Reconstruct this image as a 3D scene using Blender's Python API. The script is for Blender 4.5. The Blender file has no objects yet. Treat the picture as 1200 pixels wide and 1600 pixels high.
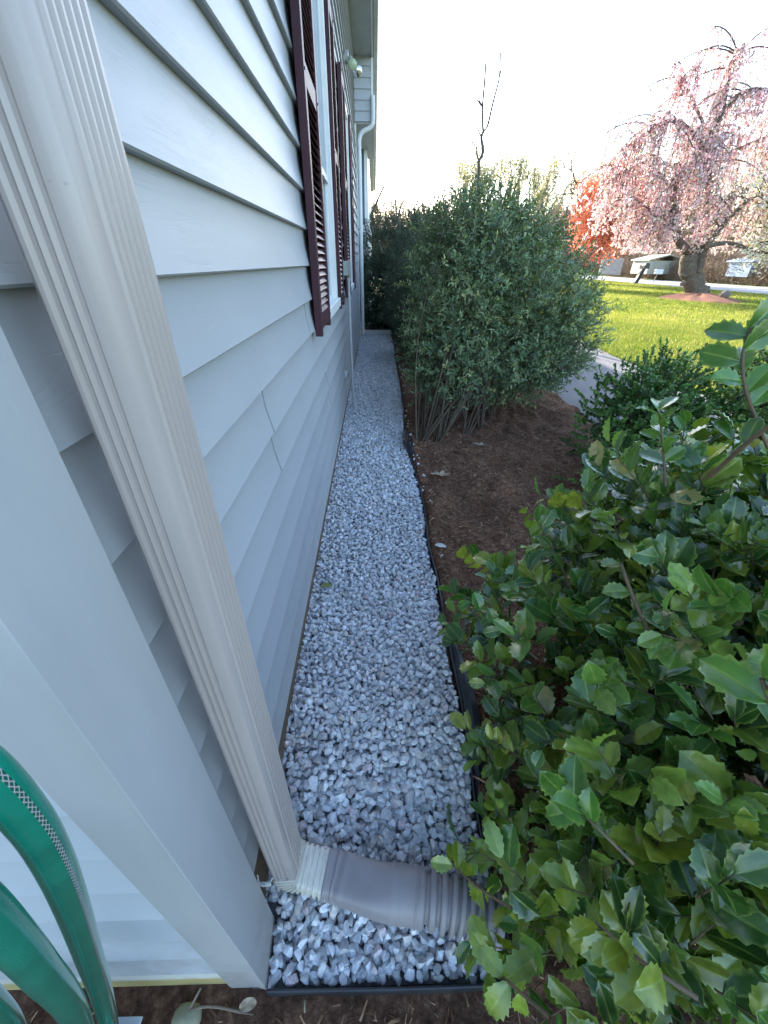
import bpy, math, random
import numpy as np
from mathutils import Matrix, Vector
rng = np.random.default_rng(7)
random.seed(7)
R = math.radians
SC = bpy.context.scene
COL = SC.collection

# ------------------------------------------------------------------ camera
FPX = 622.88
RM = np.array([[0.99977445, -0.00578741, 0.02043416],
               [-0.02037728, -0.53252612, 0.84616824],
               [0.0059846, -0.84639378, -0.53252394]])
CAMP = np.array([0.0, 0.0, 1.5])
cam = bpy.data.cameras.new('camera')
cam.sensor_fit = 'VERTICAL'; cam.sensor_height = 36.0
cam.lens = 36.0 * FPX / 1600.0
cam.clip_start = 0.02; cam.clip_end = 1500
co = bpy.data.objects.new('camera', cam); COL.objects.link(co)
cx, cy, cz = RM[:, 0], -RM[:, 1], -RM[:, 2]
co.matrix_world = Matrix(((cx[0], cy[0], cz[0], 0), (cx[1], cy[1], cz[1], 0), (cx[2], cy[2], cz[2], 1.5), (0, 0, 0, 1)))
SC.camera = co

# ------------------------------------------------------------------ light
SUN_EL, SUN_AZ = 19.5, -17.0      # azimuth from +y towards +x
w = bpy.data.worlds.new('World'); SC.world = w; w.use_nodes = True
nt = w.node_tree; nt.nodes.clear()
sky = nt.nodes.new('ShaderNodeTexSky'); sky.sky_type = 'NISHITA'; sky.sun_disc = False
sky.sun_elevation = R(SUN_EL); sky.sun_rotation = R(SUN_AZ)
sky.air_density = 1.0; sky.dust_density = 1.3; sky.ozone_density = 1.6
bg = nt.nodes.new('ShaderNodeBackground'); bg.inputs[1].default_value = 0.15
wo = nt.nodes.new('ShaderNodeOutputWorld')
nt.links.new(sky.outputs[0], bg.inputs[0]); nt.links.new(bg.outputs[0], wo.inputs[0])
sl = bpy.data.lights.new('sun', 'SUN'); sl.energy = 3.6; sl.angle = R(0.6); sl.color = (1.0, 0.92, 0.80)
so = bpy.data.objects.new('sun', sl); COL.objects.link(so)
sd = Vector((math.sin(R(SUN_AZ)) * math.cos(R(SUN_EL)), math.cos(R(SUN_AZ)) * math.cos(R(SUN_EL)), math.sin(R(SUN_EL))))
so.rotation_euler = sd.to_track_quat('Z', 'Y').to_euler()
SC.view_settings.view_transform = 'Standard'; SC.view_settings.look = 'None'
SC.view_settings.exposure = 2.55; SC.view_settings.gamma = 1.0
SC.view_settings.use_curve_mapping = False

# ------------------------------------------------------------------ helpers
def at(u, v, Y):                     # a point of the photo placed at distance Y along the house
    d = RM @ np.array([u - 600.0, v - 800.0, FPX]); return CAMP + d * (Y / d[1])

def tag(o, label=None, cat=None, group=None, kind=None):
    if label: o['label'] = label
    if cat: o['category'] = cat
    if group: o['group'] = group
    if kind: o['kind'] = kind
    return o

def empty(name, loc, label=None, cat=None, group=None):
    o = bpy.data.objects.new(name, None); COL.objects.link(o); o.location = loc

    o.empty_display_size = 0.1
    return tag(o, label, cat, group)

def npmesh(name, V, F, mat, parent=None, col=None, msk=None, uv=None, smooth=False, mats=None, midx=None):
    """V (n,3); F list of int arrays (m,k), vertices in world space"""
    V = np.asarray(V, dtype=np.float64).reshape(-1, 3)
    if parent is not None:
        V = V - np.array(parent_world(parent))
    me = bpy.data.meshes.new(name)
    if not isinstance(F, (list, tuple)): F = [F]
    F = [np.asarray(f, dtype=np.int32) for f in F if len(f)]
    me.vertices.add(len(V)); me.vertices.foreach_set('co', V.astype(np.float32).ravel())
    tot = sum(f.size for f in F); me.loops.add(tot)
    me.loops.foreach_set('vertex_index', np.concatenate([f.ravel() for f in F]))
    cnt = np.concatenate([np.full(len(f), f.shape[1], np.int32) for f in F])
    st = np.concatenate([[0], np.cumsum(cnt)[:-1]]).astype(np.int32)
    me.polygons.add(len(cnt)); me.polygons.foreach_set('loop_start', st)
    me.polygons.foreach_set('use_smooth', np.full(len(cnt), smooth))
    if mats:
        for m in mats: me.materials.append(m)
        me.polygons.foreach_set('material_index', np.asarray(midx, np.int32))
    else:
        me.materials.append(mat)
    me.update(calc_edges=True)
    if col is not None:
        a = me.color_attributes.new('col', 'FLOAT_COLOR', 'POINT')
        c = np.ones((len(V), 4), np.float32); c[:, :3] = col; a.data.foreach_set('color', c.ravel())
    if msk is not None:
        a = me.attributes.new('msk', 'FLOAT', 'POINT'); a.data.foreach_set('value', np.asarray(msk, np.float32))
    if uv is not None:
        a = me.attributes.new('uvp', 'FLOAT_VECTOR', 'POINT')
        c = np.zeros((len(V), 3), np.float32); c[:, :2] = uv; a.data.foreach_set('vector', c.ravel())
    me.validate()
    o = bpy.data.objects.new(name, me); COL.objects.link(o)
    if parent is not None: o.parent = parent
    return o

PW = {}
def parent_world(p):
    v = Vector((0, 0, 0)); q = p
    while q is not None:
        v = v + q.location; q = q.parent
    return v

class MB:
    """collects quads/boxes/sweeps into one mesh"""
    def __init__(s): s.v = []; s.f = []; s.n = 0
    def add(s, V, F):
        V = np.asarray(V, float).reshape(-1, 3)
        for f in F: s.f.append(tuple(int(i) + s.n for i in f))
        s.v.append(V); s.n += len(V)
    def box(s, a, b):
        x0, y0, z0 = a; x1, y1, z1 = b
        x0, x1 = min(x0, x1), max(x0, x1); y0, y1 = min(y0, y1), max(y0, y1); z0, z1 = min(z0, z1), max(z0, z1)
        s.add([(x0,y0,z0),(x1,y0,z0),(x1,y1,z0),(x0,y1,z0),(x0,y0,z1),(x1,y0,z1),(x1,y1,z1),(x0,y1,z1)],
              [(0,3,2,1),(4,5,6,7),(0,1,5,4),(1,2,6,5),(2,3,7,6),(3,0,4,7)])
        return s
    def sweep(s, path, rings, closed=True, caps=True):
        """rings: list of (k,3) world rings"""
        k = len(rings[0]); n = len(rings); V = np.concatenate(rings); F = []
        kk = k if closed else k - 1
        for i in range(n - 1):
            for j in range(kk):
                a = i * k + j; b = i * k + (j + 1) % k
                F.append((a, b, b + k, a + k))
        if caps and closed:
            F.append(tuple(range(k))[::-1]); F.append(tuple((n - 1) * k + j for j in range(k)))
        s.add(V, F); return s
    def tube(s, pts, rad, k=10, caps=True):
        pts = np.asarray(pts, float); rad = np.broadcast_to(np.asarray(rad, float), (len(pts),))
        fr = frames(pts); a = np.linspace(0, 2 * np.pi, k, endpoint=False)
        rings = [p + r * (np.cos(a)[:, None] * u + np.sin(a)[:, None] * v) for p, r, (t, u, v) in zip(pts, rad, fr)]
        return s.sweep(None, rings, caps=caps)
    def build(s, name, mat, parent=None, smooth=False, bevel=0, seg=2):
        V = np.concatenate(s.v)
        me = bpy.data.meshes.new(name)
        off = np.array(parent_world(parent)) if parent is not None else np.zeros(3)
        me.from_pydata([tuple(p) for p in (V - off)], [], s.f)
        me.materials.append(mat)
        if smooth:
            me.polygons.foreach_set('use_smooth', [True] * len(me.polygons))
            try: me.set_sharp_from_angle(angle=R(38))
            except Exception: pass
        me.update()
        o = bpy.data.objects.new(name, me); COL.objects.link(o)
        if parent is not None: o.parent = parent
        if bevel:
            m = o.modifiers.new('bevel', 'BEVEL'); m.width = bevel; m.segments = seg; m.limit_method = 'ANGLE'
        return o

def frames(pts, up=(0, 0, 1)):
    pts = np.asarray(pts, float); out = []
    t = np.gradient(pts, axis=0); t /= (np.linalg.norm(t, axis=1)[:, None] + 1e-12)
    u = np.cross(up, t[0])
    if np.linalg.norm(u) < 1e-3: u = np.cross((1, 0, 0), t[0])
    u /= np.linalg.norm(u)
    for i in range(len(pts)):
        u = u - t[i] * np.dot(u, t[i]); u /= (np.linalg.norm(u) + 1e-12)
        out.append((t[i], u.copy(), np.cross(t[i], u)))
    return out

def spline(P, n):
    P = np.asarray(P, float); m = len(P)
    Q = np.vstack([2 * P[0] - P[1], P, 2 * P[-1] - P[-2]]); out = []
    for i in range(n):
        s = i / (n - 1) * (m - 1); k = min(int(s), m - 2); t = s - k
        a, b, c, d = Q[k], Q[k + 1], Q[k + 2], Q[k + 3]
        out.append(.5 * ((2 * b) + (-a + c) * t + (2 * a - 5 * b + 4 * c - d) * t * t + (-a + 3 * b - 3 * c + d) * t ** 3))
    return np.array(out)

def tubes(lst, k=5):
    """many tapered tubes -> V,F.  lst of (pts, radii)"""
    Vs, Fs = [], []; n = 0; a = np.linspace(0, 2 * np.pi, k, endpoint=False); ca, sa = np.cos(a)[:, None], np.sin(a)[:, None]
    for pts, rad in lst:
        pts = np.asarray(pts, float); rad = np.broadcast_to(np.asarray(rad, float), (len(pts),)); m = len(pts)
        t = pts[-1] - pts[0]; t = t / (np.linalg.norm(t) + 1e-9)
        u = np.cross(t, (0.31, 0.92, 0.2)); u /= (np.linalg.norm(u) + 1e-9); v = np.cross(t, u)
        ring = (ca * u + sa * v)
        V = (pts[:, None, :] + rad[:, None, None] * ring[None]).reshape(-1, 3)
        i = np.arange(m - 1)[:, None] * k; j = np.arange(k)[None]; j2 = (j + 1) % k
        F = np.stack([i + j, i + j2, i + j2 + k, i + j + k], -1).reshape(-1, 4) + n
        Vs.append(V); Fs.append(F); n += len(V)
    return np.concatenate(Vs), np.concatenate(Fs)

def norm(a): return a / (np.linalg.norm(a, axis=-1, keepdims=True) + 1e-9)

def scatter(tV, tF, P, D, N, S, wid=None):
    """instances: template y axis -> D, z axis -> N (approx), x = width"""
    D = norm(D); X = norm(np.cross(D, N)); Z = np.cross(X, D)
    S = np.asarray(S)[:, None]
    sx = S if wid is None else S * np.asarray(wid)[:, None]
    V = (P[:, None] + tV[None, :, 0:1] * (X * sx)[:, None] + tV[None, :, 1:2] * (D * S)[:, None] + tV[None, :, 2:3] * (Z * S)[:, None]).reshape(-1, 3)
    m = len(P); k = len(tV)
    F = [(f[None] + (np.arange(m) * k)[:, None, None]).reshape(-1, f.shape[1]) for f in tF]
    return V, F

def rdir(n): return norm(rng.normal(size=(n, 3)))

# ------------------------------------------------------------------ materials
def nodes(name):
    m = bpy.data.materials.new(name); m.use_nodes = True; t = m.node_tree
    return m, t, t.nodes['Principled BSDF'], t.nodes['Material Output']
def N(t, ty, **kw):
    n = t.nodes.new(ty)
    for k, v in kw.items():
        if k in n.inputs: n.inputs[k].default_value = v
        else: setattr(n, k, v)
    return n
def ramp(t, fac, stops):
    r = t.nodes.new('ShaderNodeValToRGB'); e = r.color_ramp.elements
    while len(e) < len(stops): e.new(0.5)
    for q, (p, c) in zip(e, stops): q.position = p; q.color = (*c, 1) if len(c) == 3 else c
    t.links.new(fac, r.inputs[0]); return r.outputs[0]
def coord(t, scale=(1, 1, 1), kind='Object'):
    c = t.nodes.new('ShaderNodeTexCoord'); m = t.nodes.new('ShaderNodeMapping'); m.inputs['Scale'].default_value = scale
    t.links.new(c.outputs[kind], m.inputs[0]); return m.outputs[0]
def noise(t, vec, scale, detail=4, rough=.55):
    n = N(t, 'ShaderNodeTexNoise'); n.inputs['Scale'].default_value = scale; n.inputs['Detail'].default_value = detail
    n.inputs['Roughness'].default_value = rough; t.links.new(vec, n.inputs['Vector']); return n.outputs['Fac']
def bump(t, b, h, strength, dist):
    n = t.nodes.new('ShaderNodeBump'); n.inputs['Strength'].default_value = strength; n.inputs['Distance'].default_value = dist
    t.links.new(h, n.inputs['Height']); t.links.new(n.outputs[0], b.inputs['Normal']); return n

def simple(name, c1, c2=None, rough=.5, scale=8, bmp=0, bscale=60, bdist=.002, metal=0, stretch=(1, 1, 1), spec=.5):
    m, t, b, o = nodes(name); v = coord(t, stretch)
    if c2 is None: c2 = tuple(x * .85 for x in c1)
    f = noise(t, v, scale)
    t.links.new(ramp(t, f, [(.3, c1), (.7, c2)]), b.inputs['Base Color'])
    b.inputs['Roughness'].default_value = rough; b.inputs['Metallic'].default_value = metal; b.inputs['Specular IOR Level'].default_value = spec
    if bmp: bump(t, b, noise(t, v, bscale, 5), bmp, bdist)
    return m

def grime(t, b, colr, top, bottom=-.2):
    # splashed soil near the ground, broken up by noise, and fine specks
    g = N(t, 'ShaderNodeTexCoord'); s = N(t, 'ShaderNodeSeparateXYZ'); t.links.new(g.outputs['Object'], s.inputs[0])
    a = N(t, 'ShaderNodeMath', operation='MULTIPLY_ADD'); a.inputs[1].default_value = -.9; t.links.new(noise(t, coord(t), 14, 6, .7), a.inputs[0]); t.links.new(s.outputs['Z'], a.inputs[2])
    mr = N(t, 'ShaderNodeMapRange'); mr.inputs['From Min'].default_value = top - .45; mr.inputs['From Max'].default_value = bottom - .50; mr.inputs['To Max'].default_value = .5; t.links.new(a.outputs[0], mr.inputs[0])
    sp = N(t, 'ShaderNodeMapRange'); sp.inputs['From Min'].default_value = .74; sp.inputs['From Max'].default_value = .80; sp.inputs['To Max'].default_value = .45; t.links.new(noise(t, coord(t), 75, 2, .5), sp.inputs[0])
    ad = N(t, 'ShaderNodeMath', operation='MAXIMUM'); t.links.new(mr.outputs[0], ad.inputs[0]); t.links.new(sp.outputs[0], ad.inputs[1])
    mx = N(t, 'ShaderNodeMix', data_type='RGBA'); t.links.new(ad.outputs[0], mx.inputs[0]); t.links.new(colr, mx.inputs[6]); mx.inputs[7].default_value = (.20, .17, .14, 1)
    t.links.new(mx.outputs[2], b.inputs['Base Color'])

def mat_trim(name, c1, c2, rough, top):
    m, t, b, o = nodes(name); v = coord(t, (1, 1, .12))
    grime(t, b, ramp(t, noise(t, v, 6, 5, .65), [(.3, c1), (.7, c2)]), top)
    b.inputs['Roughness'].default_value = rough; bump(t, b, noise(t, coord(t, (1, 1, .06)), 120, 4), .3, .0012); return m

def mat_siding(name, c1, c2, axis):
    m, t, b, o = nodes(name)
    st = (1, .055, 1) if axis == 'y' else (.055, 1, 1)
    v = coord(t, st)
    w1 = N(t, 'ShaderNodeTexNoise'); w1.inputs['Scale'].default_value = 26; w1.inputs['Detail'].default_value = 3; w1.inputs['Distortion'].default_value = .8
    t.links.new(v, w1.inputs['Vector'])
    # thin embossed grain lines: contour lines of a stretched noise
    mm = N(t, 'ShaderNodeMath', operation='MULTIPLY'); mm.inputs[1].default_value = 13.0; t.links.new(w1.outputs['Fac'], mm.inputs[0])
    fr = N(t, 'ShaderNodeMath', operation='PINGPONG'); fr.inputs[1].default_value = 0.5; t.links.new(mm.outputs[0], fr.inputs[0])
    gl = N(t, 'ShaderNodeMapRange'); gl.inputs['From Min'].default_value = 0.0; gl.inputs['From Max'].default_value = .09; t.links.new(fr.outputs[0], gl.inputs[0])
    brk = noise(t, coord(t, (1, .3, 1) if axis == 'y' else (.3, 1, 1)), 22, 3)
    br = N(t, 'ShaderNodeMapRange'); br.inputs['From Min'].default_value = .42; br.inputs['From Max'].default_value = .58; t.links.new(brk, br.inputs[0])
    mx = N(t, 'ShaderNodeMath', operation='MAXIMUM'); t.links.new(gl.outputs[0], mx.inputs[0]); t.links.new(br.outputs[0], mx.inputs[1])
    bump(t, b, mx.outputs[0], .42, .0006)
    big = noise(t, coord(t, (1, .4, 1)), 2.2, 5, .65)
    grime(t, b, ramp(t, big, [(.32, c1), (.72, c2)]), .22)
    b.inputs['Roughness'].default_value = .46; b.inputs['Specular IOR Level'].default_value = .4
    return m

def mat_leaf(name, rough=.45, trans=.3, coat=0, rib=None, tint=(1.3, 1.5, .5), spec=.5):
    m, t, b, o = nodes(name)
    a = N(t, 'ShaderNodeAttribute', attribute_name='col'); c = a.outputs['Color']
    if rib:
        k = N(t, 'ShaderNodeAttribute', attribute_name='msk'); mx = N(t, 'ShaderNodeMix', data_type='RGBA')
        t.links.new(k.outputs['Fac'], mx.inputs[0]); t.links.new(c, mx.inputs[6]); mx.inputs[7].default_value = (*rib, 1); c = mx.outputs[2]
        nf = noise(t, coord(t), 45, 3); m2 = N(t, 'ShaderNodeMix', data_type='RGBA', blend_type='MULTIPLY'); m2.inputs[0].default_value = 1
        t.links.new(c, m2.inputs[6]); t.links.new(ramp(t, nf, [(.35, (.72, .78, .7)), (.65, (1.15, 1.1, 1.0))]), m2.inputs[7]); c = m2.outputs[2]
        bump(t, b, noise(t, coord(t), 130, 2), .35, .0012)
    t.links.new(c, b.inputs['Base Color']); b.inputs['Roughness'].default_value = rough; b.inputs['Specular IOR Level'].default_value = spec
    if coat: b.inputs['Coat Weight'].default_value = coat; b.inputs['Coat Roughness'].default_value = .2
    tr = N(t, 'ShaderNodeBsdfTranslucent'); ms = N(t, 'ShaderNodeMixShader'); ms.inputs[0].default_value = trans
    g = N(t, 'ShaderNodeMix', data_type='RGBA', blend_type='MULTIPLY'); g.inputs[0].default_value = 1; t.links.new(c, g.inputs[6]); g.inputs[7].default_value = (*tint, 1)
    t.links.new(g.outputs[2], tr.inputs[0]); t.links.new(b.outputs[0], ms.inputs[1]); t.links.new(tr.outputs[0], ms.inputs[2]); t.links.new(ms.outputs[0], o.inputs[0])
    return m

def mat_stone():
    m, t, b, o = nodes('crushed_stone')
    a = N(t, 'ShaderNodeAttribute', attribute_name='col'); v = coord(t)
    f = noise(t, v, 90, 5, .7); mx = N(t, 'ShaderNodeMix', data_type='RGBA', blend_type='MULTIPLY'); mx.inputs[0].default_value = 1
    t.links.new(a.outputs['Color'], mx.inputs[6]); t.links.new(ramp(t, f, [(.3, (.62, .62, .66)), (.55, (1, 1, 1)), (.8, (1.1, 1.1, 1.1))]), mx.inputs[7])
    t.links.new(mx.outputs[2], b.inputs['Base Color']); b.inputs['Roughness'].default_value = .75
    bump(t, b, noise(t, v, 160, 4), .5, .002)
    return m

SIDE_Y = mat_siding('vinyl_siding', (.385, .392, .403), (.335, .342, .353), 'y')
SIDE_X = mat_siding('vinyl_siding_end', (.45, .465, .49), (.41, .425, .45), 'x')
TRIM = mat_trim('corner_trim_vinyl', (.44, .43, .435), (.37, .365, .37), .42, .15)
SPOUT = mat_trim('downspout_aluminium', (.47, .395, .365), (.41, .345, .32), .28, .12)
ELBOW = simple('elbow_cream_aluminium', (.66, .63, .54), (.56, .53, .46), .35, 30)
WHITE = simple('white_paint', (.72, .72, .70), (.64, .64, .63), .45, 6, .1, 50)
SOFF = simple('soffit_vinyl', (.42, .42, .40), (.36, .36, .35), .5, 4)
MAROON = simple('shutter_maroon', (.060, .018, .028), (.042, .013, .021), .5, 14, .35, 120, .001, stretch=(1, 1, .2), spec=.3)
GUTTER = simple('gutter_metal', (.46, .44, .43), (.38, .37, .37), .4, 4)
ROOF = simple('roof_shingle', (.10, .09, .085), (.06, .055, .05), .9, 12, .6, 40, .01)
PVC = simple('conduit_grey', (.42, .43, .45), (.36, .37, .39), .45, 10)
BOXG = simple('junction_box_grey', (.36, .37, .34), (.28, .29, .28), .5, 20)
BASEW = simple('foundation_board', (.16, .105, .06), (.08, .055, .035), .8, 12, .7, 60, .003, stretch=(1, .2, 1))
BLACKP = simple('black_plastic', (.012, .013, .016), (.03, .032, .036), .38, 12, .3, 40, .003)
DRAIN = simple('drain_pipe_vinyl', (.27, .245, .25), (.22, .20, .205), .5, 9, .2, 70, .001)

WOODW = simple('dead_wood', (.22, .17, .12), (.12, .09, .065), .85, 18, .6, 60, .002)
CONC = simple('foundation_concrete', (.40, .39, .35), (.30, .29, .26), .85, 30, .7, 90, .003)

def mat_baseboard():
    m, t, b, o = nodes('stained_base_course')
    g = N(t, 'ShaderNodeTexCoord'); s = N(t, 'ShaderNodeSeparateXYZ'); t.links.new(g.outputs['Object'], s.inputs[0])
    a = N(t, 'ShaderNodeMath', operation='MULTIPLY_ADD'); a.inputs[1].default_value = .03; t.links.new(noise(t, coord(t), 30, 4), a.inputs[0]); t.links.new(s.outputs['Z'], a.inputs[2])
    mr = N(t, 'ShaderNodeMapRange'); mr.inputs['From Min'].default_value = -.118; mr.inputs['From Max'].default_value = -.095; t.links.new(a.outputs[0], mr.inputs[0])
    t.links.new(ramp(t, mr.outputs[0], [(0, (.36, .29, .12)), (.6, (.44, .38, .24)), (1, (.52, .50, .46))]), b.inputs['Base Color'])
    b.inputs['Roughness'].default_value = .8; bump(t, b, noise(t, coord(t), 90, 4), .6, .003); return m
BASEC = mat_baseboard()

def mat_glass():
    m, t, b, o = nodes('window_glass'); b.inputs['Base Color'].default_value = (.10, .15, .24, 1); b.inputs['Roughness'].default_value = .06
    b.inputs['Specular IOR Level'].default_value = .9; f = noise(t, coord(t), 3, 2); bump(t, b, f, .06, .01); return m
GLASS = mat_glass()

def mat_mulch(name, a, b_, c):
    m, t, b, o = nodes(name); v = coord(t)
    f = noise(t, v, 38, 8, .75)
    t.links.new(ramp(t, f, [(.33, a), (.52, b_), (.74, c)]), b.inputs['Base Color']); b.inputs['Roughness'].default_value = .95
    b.inputs['Specular IOR Level'].default_value = .2
    bump(t, b, noise(t, v, 55, 8, .8), 1, .02); return m
MULCH = mat_mulch('mulch_soil', (.055, .026, .016), (.18, .090, .055), (.40, .23, .145))
MULCHT = mat_mulch('tree_ring_mulch', (.15, .07, .045), (.26, .12, .08), (.35, .18, .12))

def mat_ground(name, stops, s1, s2, bd=.01, rough=.95):
    m, t, b, o = nodes(name); v = coord(t)
    a = noise(t, v, s1, 6, .6); c = noise(t, v, s2, 6, .7)
    mx = N(t, 'ShaderNodeMath', operation='MULTIPLY_ADD'); mx.inputs[1].default_value = .5; t.links.new(a, mx.inputs[0])
    h = N(t, 'ShaderNodeMath', operation='MULTIPLY'); h.inputs[1].default_value = .5; t.links.new(c, h.inputs[0]); t.links.new(h.outputs[0], mx.inputs[2])
    t.links.new(ramp(t, mx.outputs[0], stops), b.inputs['Base Color']); b.inputs['Roughness'].default_value = rough
    b.inputs['Specular IOR Level'].default_value = .25
    bump(t, b, c, .8, bd); return m
LAWNM = mat_ground('lawn_soil', [(.35, (.05, .08, .012)), (.6, (.10, .14, .02))], .8, 30)
ASPH = mat_ground('walk_asphalt', [(.36, (.125, .125, .13)), (.62, (.175, .172, .172))], 1.2, 140, .003)
ROADM = mat_ground('road_asphalt', [(.35, (.27, .265, .26)), (.65, (.34, .33, .32))], .25, 30, .004)
VERGE = mat_ground('rough_ground', [(.35, (.10, .09, .045)), (.5, (.12, .14, .04)), (.65, (.15, .13, .08))], .15, 6, .05)

LEAF_HOLLY = mat_leaf('holly_leaf', .27, .22, .4, rib=(.22, .30, .07), spec=.5)
LEAF_BUSH = mat_leaf('bush_leaf', .42, .22, 0, spec=.5)
LEAF_DARK = mat_leaf('hedge_leaf', .55, .1, 0, spec=.3)
PETAL = mat_leaf('blossom_petal', .7, .45, 0, tint=(1.05, 1.0, 1.0))
GRASS = mat_leaf('grass_blade', .6, .5, 0, tint=(1.3, 1.25, .6), spec=.2)
CHIP = mat_leaf('bark_chip', .9, 0, 0, spec=.2)
BARK = simple('bark', (.13, .105, .085), (.06, .048, .04), .9, 16, .8, 30, .01)
BARKC = simple('cherry_bark', (.17, .14, .10), (.07, .058, .048), .9, 9, .9, 18, .02)
PALEB = simple('pale_bark', (.34, .28, .22), (.24, .20, .16), .9, 12)
TWIG = simple('twig_bark', (.12, .085, .055), (.07, .05, .035), .8, 30)
STEMR = simple('holly_stem', (.14, .085, .045), (.07, .055, .03), .7, 40)
STONE = mat_stone()
GBED = simple('stone_dust', (.20, .205, .22), (.10, .105, .115), .9, 60, .8, 120, .006)
print('materials ok')
#@@STRUCT

# ------------------------------------------------------------------ terrain
def sstep(t): t = np.clip(t, 0, 1); return t * t * (3 - 2 * t)
def gz(x, y):
    """height of the finished ground"""
    return -.165 * sstep((.98 - y) / .72) * sstep((3.5 - np.abs(x)) / 2.0)
def vnoise(x, y, s, seed=0):
    """cheap value noise"""
    g = np.random.default_rng(seed).random((64, 64)); x = np.asarray(x) * s; y = np.asarray(y) * s
    xi = np.floor(x).astype(int); yi = np.floor(y).astype(int); fx = sstep(x - xi); fy = sstep(y - yi)
    a = g[xi % 64, yi % 64]; b = g[(xi + 1) % 64, yi % 64]; c = g[xi % 64, (yi + 1) % 64]; d = g[(xi + 1) % 64, (yi + 1) % 64]
    return (a * (1 - fx) + b * fx) * (1 - fy) + (c * (1 - fx) + d * fx) * fy

def grid(name, xs, ys, hf, mat, kind='structure', clip=None):
    X, Y = np.meshgrid(xs, ys, indexing='ij'); Z = hf(X, Y)
    V = np.stack([X, Y, Z], -1).reshape(-1, 3); n, m = X.shape
    i = np.arange(n - 1)[:, None] * m; j = np.arange(m - 1)[None]
    F = np.stack([i + j, i + j + m, i + j + m + 1, i + j + 1], -1).reshape(-1, 4)
    if clip is not None:
        cxy = V[F].mean(1); F = F[clip(cxy[:, 0], cxy[:, 1])]
    o = npmesh(name, V, F, mat, smooth=True); tag(o, kind=kind); return o

xs = np.concatenate([[-600, -200, -60, -20, -9], np.arange(-6, 6.1, .25), [8, 14, 30, 60, 120, 300, 700]])
ys = np.concatenate([[-300, -60, -15, -5], np.arange(-3, 3.1, .25), [5, 10, 20, 40, 80, 160, 400, 900]])
grid('ground', xs, ys, lambda x, y: gz(x, y) - .10 - .12 * sstep((1.2 - y)) * (np.abs(x) < 4), VERGE)

EDGE = np.array([(.385, .222), (.36, .40), (.335, .60), (.338, .80), (.333, 1.25), (.337, 1.70), (.326, 2.0), (.345, 2.38), (.340, 2.76),
                 (.315, 3.3), (.275, 3.68), (.300, 4.03), (.334, 4.68), (.352, 5.85), (.368, 7.6), (.392, 9.0), (.40, 10.4)])
def edge_x(y): return np.interp(y, EDGE[:, 1], EDGE[:, 0])

def mulch_h(x, y):
    h = gz(x, y) + .012
    h = h + .05 * (vnoise(x, y, 2.2, 1) - .5) + .055 * (vnoise(x, y, 6, 2) - .5) + .042 * (vnoise(x, y, 14, 3) - .5) + .018 * (vnoise(x, y, 43, 4) - .5)
    for hx, hy, r, d in ((.74, 2.40, .17, .10), (1.45, 2.85, .13, .08), (.62, 2.72, .10, .04), (1.05, 3.1, .12, .05)):
        h = h - d * np.exp(-((x - hx) ** 2 + (y - hy) ** 2) / r ** 2)
        h = h + d * .45 * np.exp(-((x - hx - .12) ** 2 + (y - hy - r * 1.5) ** 2) / (r * .9) ** 2)
    ins = (x < edge_x(y) + .02) & (y > .21)
    h = np.where(ins, gz(x, y) - .042, h)
    h = np.where(y < .215, -.205 + .03 * (vnoise(x, y, 14, 5) - .5) + .02 * (vnoise(x, y, 37, 6) - .5), h)
    return h
my = np.concatenate([np.arange(-1.3, 4.2, .028), np.arange(4.2, 12.4, .06)])
grid('mulch_bed', np.arange(-.40, 2.42, .028), my, mulch_h, MULCH, clip=lambda x, y: (x > -.36) | (y < .24))
grid('mulch_bed_front', np.arange(-2.6, -.372, .04), np.arange(-1.3, .26, .03), mulch_h, MULCH)

grid('walk', np.concatenate([[2.40], np.arange(2.5, 4.6, .3), [4.62]]), np.arange(-2, 40, 1.0), lambda x, y: 0 * x + .006 + gz(x, y), ASPH)
lawn_edge = lambda y: 4.50 + .13 * sstep((y - 6.5) / 3.5) + .02 * np.sin(y * 3)
def lawnx():
    return np.concatenate([[4.63, 5, 6], np.arange(7, 22.6, 1.0)])
grid('lawn', np.concatenate([np.arange(4.45, 5, .05), np.arange(5, 22.8, .6)]), np.concatenate([np.arange(-3, 14, .25), np.arange(14, 120, 2)]),
     lambda x, y: .015 + .02 * (vnoise(x, y, .5, 9) - .5) + 0 * x, LAWNM, clip=lambda x, y: x > lawn_edge(y))
grid('road', np.array([22.3, 25, 29.2]), np.arange(-60, 260, 8.0), lambda x, y: 0 * x + .03, ROADM)
grid('verge', np.array([29.2, 31, 34, 40, 60, 120, 300]), np.arange(-60, 300, 8.0), lambda x, y: .02 + .9 * sstep((x - 30) / 6), VERGE)

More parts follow.
